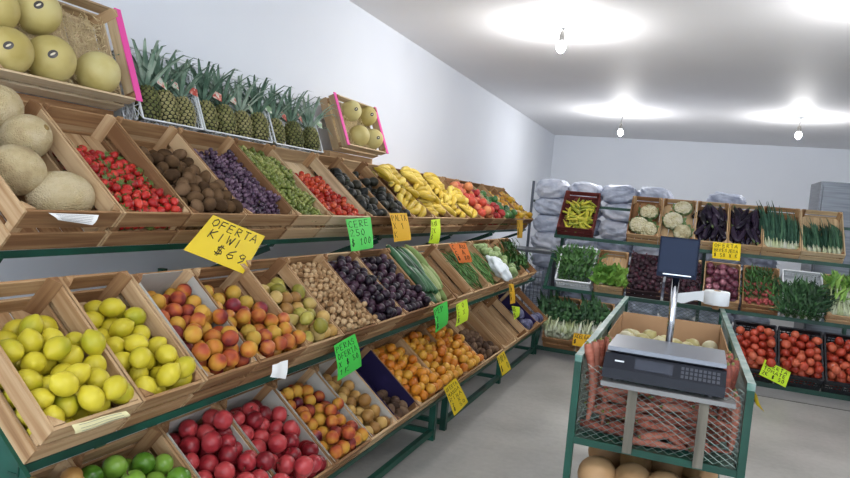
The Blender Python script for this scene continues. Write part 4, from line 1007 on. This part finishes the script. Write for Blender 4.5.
# pumpkins on the lower shelf
m_but = noisy('butternut_skin', ['806040', '9c7850', 'b08c64'], scale=5, rough=.6, rnd=.4)
o = MB().ball(r=(.075,)*3, seg=20, rings=16, fn=lambda d, th, ph: Vector((d.x*(1-.35*max(0,d.z)), d.y*(1-.35*max(0,d.z)), d.z*1.0+1.0*max(0,d.z)**1.3))).build('butternut_squash', m_but, smooth=True)
MB().tube([(0,0,.145),(0,0,.165),(.006,0,.178)], [.012,.009,.011], 7).build('stem', flat('dry_stem', '6c5c40', .8), o)
butternut = K(o, 'squash')
rg = random.Random(9)
for k in range(20):
    x = CX0+.10+(k % 4)*.112; y = CY0+.11+((k//4) % 3)*.26; z = .368+.072+.125*(k//12)
    butternut.put(TR(x+rg.uniform(-.008,.008), y, z) @ RZ(rg.uniform(-.15,.15)) @ RX(PI/2*(1 if k % 2 else -1)) @ SCL(.94), 'tan butternut squash on the lower shelf of the green cart', 'butternut squashes')

# weighing scale on a wooden stand
r = empty('scale_stand', TR(CX0, CY0, 0), 'grey board stand carrying the scale at the cart front', 'stand')
gwood = noisy('grey_wood', ['57534a', '6f6a5f'], scale=1.5, rough=.8, rnd=.2, stretch=(30,30,3), spec=.2)
MB().box((.085,-.045,.930),(.50,.30,.945)).build('board', noisy('board_grey', ['6c6c6c', '848482'], scale=3, rough=.4, rnd=0), r)
for x in (.175, .395): MB().box((x,-.036,CB+.0),(x+.03,-.018,.929)).build('upright', gwood, r)
body_m = flat('scale_dark_body', '1e2129', .5, spec=.3); plate_m = flat('scale_plate', '7c8088', .38, .5)
SX, SY, SZ = 2.325, 2.31, .946
Ts = TR(SX, SY, SZ) @ RZ(-.02)
r = empty('weighing_scale', Ts, 'dark counter scale with steel plate and pole display on the cart', 'scale')
hw = .19
prof = [(0,.012),(.0,.045),(.045,.088),(.30,.088),(.30,.012)]   # y,z side outline, sloping keypad front
m = MB(); n = len(prof); vs = [(-hw,y,z) for y,z in prof]+[(hw,y,z) for y,z in prof]
m.add(vs, [tuple(range(n)), tuple(range(2*n-1,n-1,-1))]+[(i,i+n,(i+1)%n+n,(i+1)%n) for i in range(n)]); m.build('body', body_m, r)
MB().box((-.155,.07,.0885),(.155,.28,.104)).build('plate_support', body_m, r)
m = MB(); m.box((-hw+.006,.045,.105),(hw-.002,.30,.112)); m.box((-hw+.006,.040,.098),(hw-.002,.0445,.112)); m.build('weighing_plate', plate_m, r)
sl = Matrix.Translation((0,.0,.045)) @ RX(math.atan2(.043,.045))
MB().box((-.09,.012,.0003),(.03,.052,.0015), sl).build('front_display', flat('dull_display', '3a3e48', .2), r)
m = MB()
for i in range(9):
    for j in range(3): m.box((.055+i*.0135,.008+j*.016,.0003),(.064+i*.0135,.019+j*.016,.002), sl)
m.build('keypad', flat('key_grey', '43464e', .5), r)['label'] = 'small grey keys'
MB().box((-.155,.03,.0003),(-.125,.036,.001), sl).build('badge', M['white_plastic'], r)
for x, y in ((-.15,.04),(.15,.04),(-.15,.27),(.15,.27)): MB().lathe([(.014,0),(.012,.0118)], 10, TR(x,y,0)).build('foot', M['black_plastic'], r)
MB().tube([(-.0,.312,.03),(.0,.312,.36)], .0125, 14).build('pole', M['chrome'], r, True)
MB().box((-.02,.298,.02),(.02,.326,.05)).build('pole_clamp', body_m, r)
m = MB(); T_ = TR(-.0,.312,.415) @ RX(-.10)
m.box((-.068,-.022,-.068),(.068,.022,.078), T_); hd = m.build('display_head', flat('display_blue_black', '141c2e', .6, spec=.12), r)
MB().box((-.062,-.0245,-.052),(.062,-.0225,.072), T_).build('display_window', flat('display_glass', '14223a', .45, spec=.2), hd)
MB().box((-.046,-.0255,-.060),(.050,-.0228,-.056), T_).build('trim_line', M['steel'], hd)

# roll of plastic bags on the cart's far right corner
r = empty('bag_roll', TR(2.55, 4.235, CZ+.038), 'white roll of plastic bags on the far right corner of the cart', 'bag roll')
fm = flat('bag_film', 'e2e6e8', .4)
m = MB(); m.lathe([(.018,.0),(.066,.0),(.069,.004),(.069,.076),(.066,.08),(.018,.08),(.018,.06)], 28); m.build('roll', fm, r, True)
MB().lathe([(.0125,-.0255),(.0175,-.0255),(.0175,.083),(.0125,.083),(.0125,-.0255)], 16).build('core', M['card'], r)
m = MB(); m.grid(lambda a, b_: (-.069-.17*a, -.03-.10*a, .006+.070*b_*(1-.45*a)+.012*math.sin(a*7)*(1-b_)), 10, 5); m.build('loose_end', fm, r, True)

# ================================================================ SIGNS AND PAPERS
G = {'A':[[(0,0),(.45,1),(.9,0)],[(.15,.35),(.75,.35)]],'B':[[(0,0),(0,1),(.6,.9),(.6,.6),(0,.52)],[(0,.52),(.7,.4),(.65,.05),(0,0)]],'C':[[(.75,.85),(.4,1),(.05,.6),(.1,.15),(.5,0),(.8,.15)]],'D':[[(0,0),(0,1),(.6,.8),(.7,.3),(0,0)]],
'E':[[(.7,1),(0,1),(0,0),(.7,0)],[(0,.5),(.6,.5)]],'F':[[(.75,1),(0,1),(0,0)],[(0,.5),(.6,.52)]],'G':[[(.75,.85),(.4,1),(.05,.6),(.1,.15),(.5,0),(.8,.2),(.8,.45),(.45,.45)]],'I':[[(.3,0),(.3,1)]],'J':[[(.6,1),(.6,.2),(.35,0),(.05,.15)]],'K':[[(0,0),(0,1)],[(.7,1),(0,.45),(.75,0)]],
'L':[[(0,1),(0,0),(.65,0)]],'M':[[(0,0),(.05,1),(.4,.4),(.75,1),(.8,0)]],'N':[[(0,0),(0,1),(.65,0),(.65,1)]],'O':[[(.4,1),(.05,.7),(.05,.25),(.4,0),(.75,.3),(.75,.75),(.4,1)]],'P':[[(0,0),(0,1),(.65,.9),(.65,.6),(0,.5)]],'R':[[(0,0),(0,1),(.65,.9),(.6,.6),(0,.5),(.7,0)]],
'S':[[(.7,.85),(.4,1),(.05,.8),(.15,.55),(.6,.45),(.7,.15),(.35,0),(.0,.15)]],'T':[[(0,1),(.8,1)],[(.4,1),(.4,0)]],'U':[[(0,1),(.05,.15),(.4,0),(.7,.15),(.75,1)]],'W':[[(0,1),(.2,0),(.42,.7),(.65,0),(.9,1)]],'X':[[(0,0),(.7,1)],[(0,1),(.7,0)]],'Z':[[(0,1),(.7,1),(0,0),(.7,0)]],
'$':[[(.7,.8),(.4,.92),(.08,.75),(.15,.55),(.6,.45),(.7,.2),(.35,.08),(.0,.2)],[(.28,1.08),(.25,-.08)],[(.46,1.08),(.43,-.08)]],'6':[[(.7,1),(.2,.65),(.05,.25),(.35,0),(.7,.2),(.6,.48),(.15,.4)]],'9':[[(.68,.7),(.35,.5),(.08,.72),(.3,1),(.68,.9),(.66,.4),(.3,0)]],
'0':[[(.4,1),(.08,.7),(.1,.2),(.4,0),(.7,.3),(.7,.75),(.4,1)]],'1':[[(.15,.75),(.4,1),(.4,0)]],'2':[[(.05,.8),(.4,1),(.7,.75),(.05,0),(.75,0)]],'5':[[(.7,1),(.1,1),(.1,.55),(.6,.5),(.7,.2),(.3,0),(.0,.1)]],'8':[[(.4,.52),(.1,.75),(.4,1),(.65,.78),(.4,.52),(.08,.25),(.4,0),(.72,.25),(.4,.52)]]}
def price_sign(px, ax, val, col, lines, label, pw=.0022, bend=.006, lean=None):
    "paper card whose four corners hang on the plane ax=val; handwriting laid over its face"
    P = [at(p, ax, val) for p in px]                 # TL TR BR BL
    if lean:
        for i in (2, 3): P[i] = at(px[i], ax, val+lean)
    org = (P[0]+P[1]+P[2]+P[3])/4; P = [p-org for p in P]
    n = (P[1]-P[0]).cross(P[3]-P[0]).normalized()
    if n.dot(EYE-org) < 0: n = -n
    def S(a, b_, h=0):
        q = (P[3]*(1-a)+P[2]*a)*(1-b_)+(P[0]*(1-a)+P[1]*a)*b_
        return q + n*(bend*math.sin(PI*b_*1.2+.3)*(.6+.4*math.sin(a*3)) + h)
    m = MB(); m.grid(lambda a, b_: S(a, b_, .0004), 8, 8); k = len(m.v); m.grid(lambda a, b_: S(a, b_, -.0004), 8, 8)
    o = m.build('price_sign', flat('sign_'+col, col, .6, spec=.25), smooth=True, mw=Matrix.Translation(org))
    tag(o, label, 'price sign')
    t = MB(); nl = len(lines); wd = (P[1]-P[0]).length; ht = (P[0]-P[3]).length
    for li, s in enumerate(lines):
        s, sz, xo = s if isinstance(s, tuple) else (s, 1, .0)
        cw = .86/max(len(s), 4)*sz; top = 1-.07-.86*li/nl; chh = .86/nl*.72
        x = .07+xo
        for ch in s:
            if ch in G:
                jx, jy = random.uniform(-.006,.006), random.uniform(-.012,.012)
                for st_ in G[ch]:
                    t.tube([S(x+jx+a*cw*.82, top-chh+jy+b_*chh, .0011) for a, b_ in st_], pw/2, 4)
            x += cw
    t.build('handwriting', M['ink'], o)
    return o
YEL, GRN, LIM, ORG, AMB = 'e6c81e', '43c24a', 'c4e432', 'e07838', 'dcaa28'
price_sign([(213.5,214.7),(265.4,236),(242.8,273.7),(183.3,250)], 0, .60, YEL, ['OFERTA', ('KIWI',.68,.08), ('$69',.92,.30)], 'large tilted yellow sign reading OFERTA KIWI $69 on the top tier', .0048, .004, lean=.13)
price_sign([(346,219),(371,217),(373,248),(351,252)], 0, .60, GRN, ['CERE', '250', '$ 100'], 'green sign hanging from the top tier under the cherry tomatoes', .003, lean=.10)
price_sign([(390,213),(407,213),(411,240),(394,242)], 0, .60, AMB, ['PALTA', 'X 1', 'K'], 'amber yellow sign hanging under the avocados', .003, lean=.04)
price_sign([(432,220),(441,219),(438,244),(428,243)], 0, .60, LIM, ['BAN', '2K', '$'], 'lime yellow sign hanging under the bananas', .003, .015)
price_sign([(517,220),(523,220),(522,238),(517,238)], 0, .58, AMB, ['PI', '$'], 'narrow yellow sign at the far end of the top tier', .004)
price_sign([(449,244),(466,243),(472,262),(459,263)], 0, .86, ORG, ['CHAU', 'CHA', '$ 80'], 'orange sign standing above the green bean crates', .004)
price_sign([(434,309),(448,301),(447,324),(435,333)], 0, 1.065, GRN, ['PEP', '2', '$'], 'dark green tilted sign hanging below the cucumbers', .003, .01)
price_sign([(457,305),(468,299),(467,320),(455,327)], 0, 1.065, LIM, ['CHO', 'C X', '$'], 'lime sign hanging next to the dark green sign', .003, .012)
price_sign([(509,284),(514,284),(515,303),(510,304)], 0, 1.08, AMB, ['ZA', '$'], 'narrow orange-yellow sign under the white bag', .004)
price_sign([(512,306),(520,307),(519,316),(514,320)], 0, 1.06, LIM, ['RE', '$'], 'small lime sign above the far purple cabbages', .004)
price_sign([(335,346),(356,334),(361,366),(337,381)], 0, 1.075, GRN, ['PERAS', 'OFERTA', 'X $ 50', '1K'], 'large green sign hanging between pears and the purple lined crate', .0026, .01)
price_sign([(444,388),(456,378),(468,402),(454,416)], 0, 1.17, YEL, ['OFERTA', 'MANDA', 'RINA', '2 X', '$ 50'], 'tilted yellow sign on the bottom tier below the mandarins', .0026, .004)
price_sign([(497,357),(504,351),(511,369),(502,376)], 0, 1.17, YEL, ['PAPA', '$ 40'], 'small yellow sign at the far bottom tier before the potatoes', .0035, .004)
price_sign([(713,242),(741,244),(740,261),(712,258)], 1, 7.30, YEL, ['OFERTA', 'BERENJENA', ('$ 50 X K',1,0)], 'yellow sign under the eggplants on the back rack', .005, .004)
price_sign([(574,333),(591,335),(589,348),(572,345)], 1, 6.70, AMB, ['ACELGA', '$ 40'], 'amber sign on the chard crate behind the cart', .006, .004)
price_sign([(765,359.5),(791,372.5),(785.5,387.5),(759,374.5)], 1, 6.69, LIM, ['OFERTA', 'TOMATE', '2K $ 50'], 'tilted lime sign under the tomatoes on the back rack', .006, .004)
price_sign([(752,391),(756,395),(765,412),(757,405)], 0, 2.612, YEL, ['$'], 'yellow paper slip hanging from the right front post of the cart', .003, .006)

def slip(px, ax, val, mat, label, bend=.01, marks=0):
    P = [at(p, ax, val) for p in px]; org = sum(P, Vector())/4; P = [p-org for p in P]
    n = (P[1]-P[0]).cross(P[3]-P[0]).normalized()
    if n.dot(EYE-org) < 0: n = -n
    S = lambda a, b_, h=0: (P[3]*(1-a)+P[2]*a)*(1-b_)+(P[0]*(1-a)+P[1]*a)*b_+n*(bend*math.sin(a*7)*.5+bend*math.sin(b_*4)*.5+h)
    m = MB(); m.grid(S, 10, 5); o = m.build('paper_slip', mat, smooth=True, mw=Matrix.Translation(org)); tag(o, label, 'paper slip')
    if marks:
        t = MB()
        for k in range(marks):
            b_ = .15+.7*k/max(1, marks-1); t.tube([S(.1+.8*i/8, b_, .0008) for i in range(9)], .0006, 3)
        t.build('print', flat('grey_print', '6c6c70', .8), o)
slip([(49,213),(99,215),(92,225),(58,220)], 0, .572, M['paper'], 'white printed receipt tucked in the front of the cantaloupe crate', .008, 5)
slip([(72,425),(126,411),(130,416),(75,434)], 0, 1.052, flat('cream_paper', 'd8d0a0', .8), 'cream folded slip stuck on the front of the leftmost lemon crate', .006, 3)
slip([(273,365),(288,360),(285,379),(270,377)], 0, 1.075, M['paper'], 'white blank paper square stuck between peach crates and the bottom tier', .006, 0)
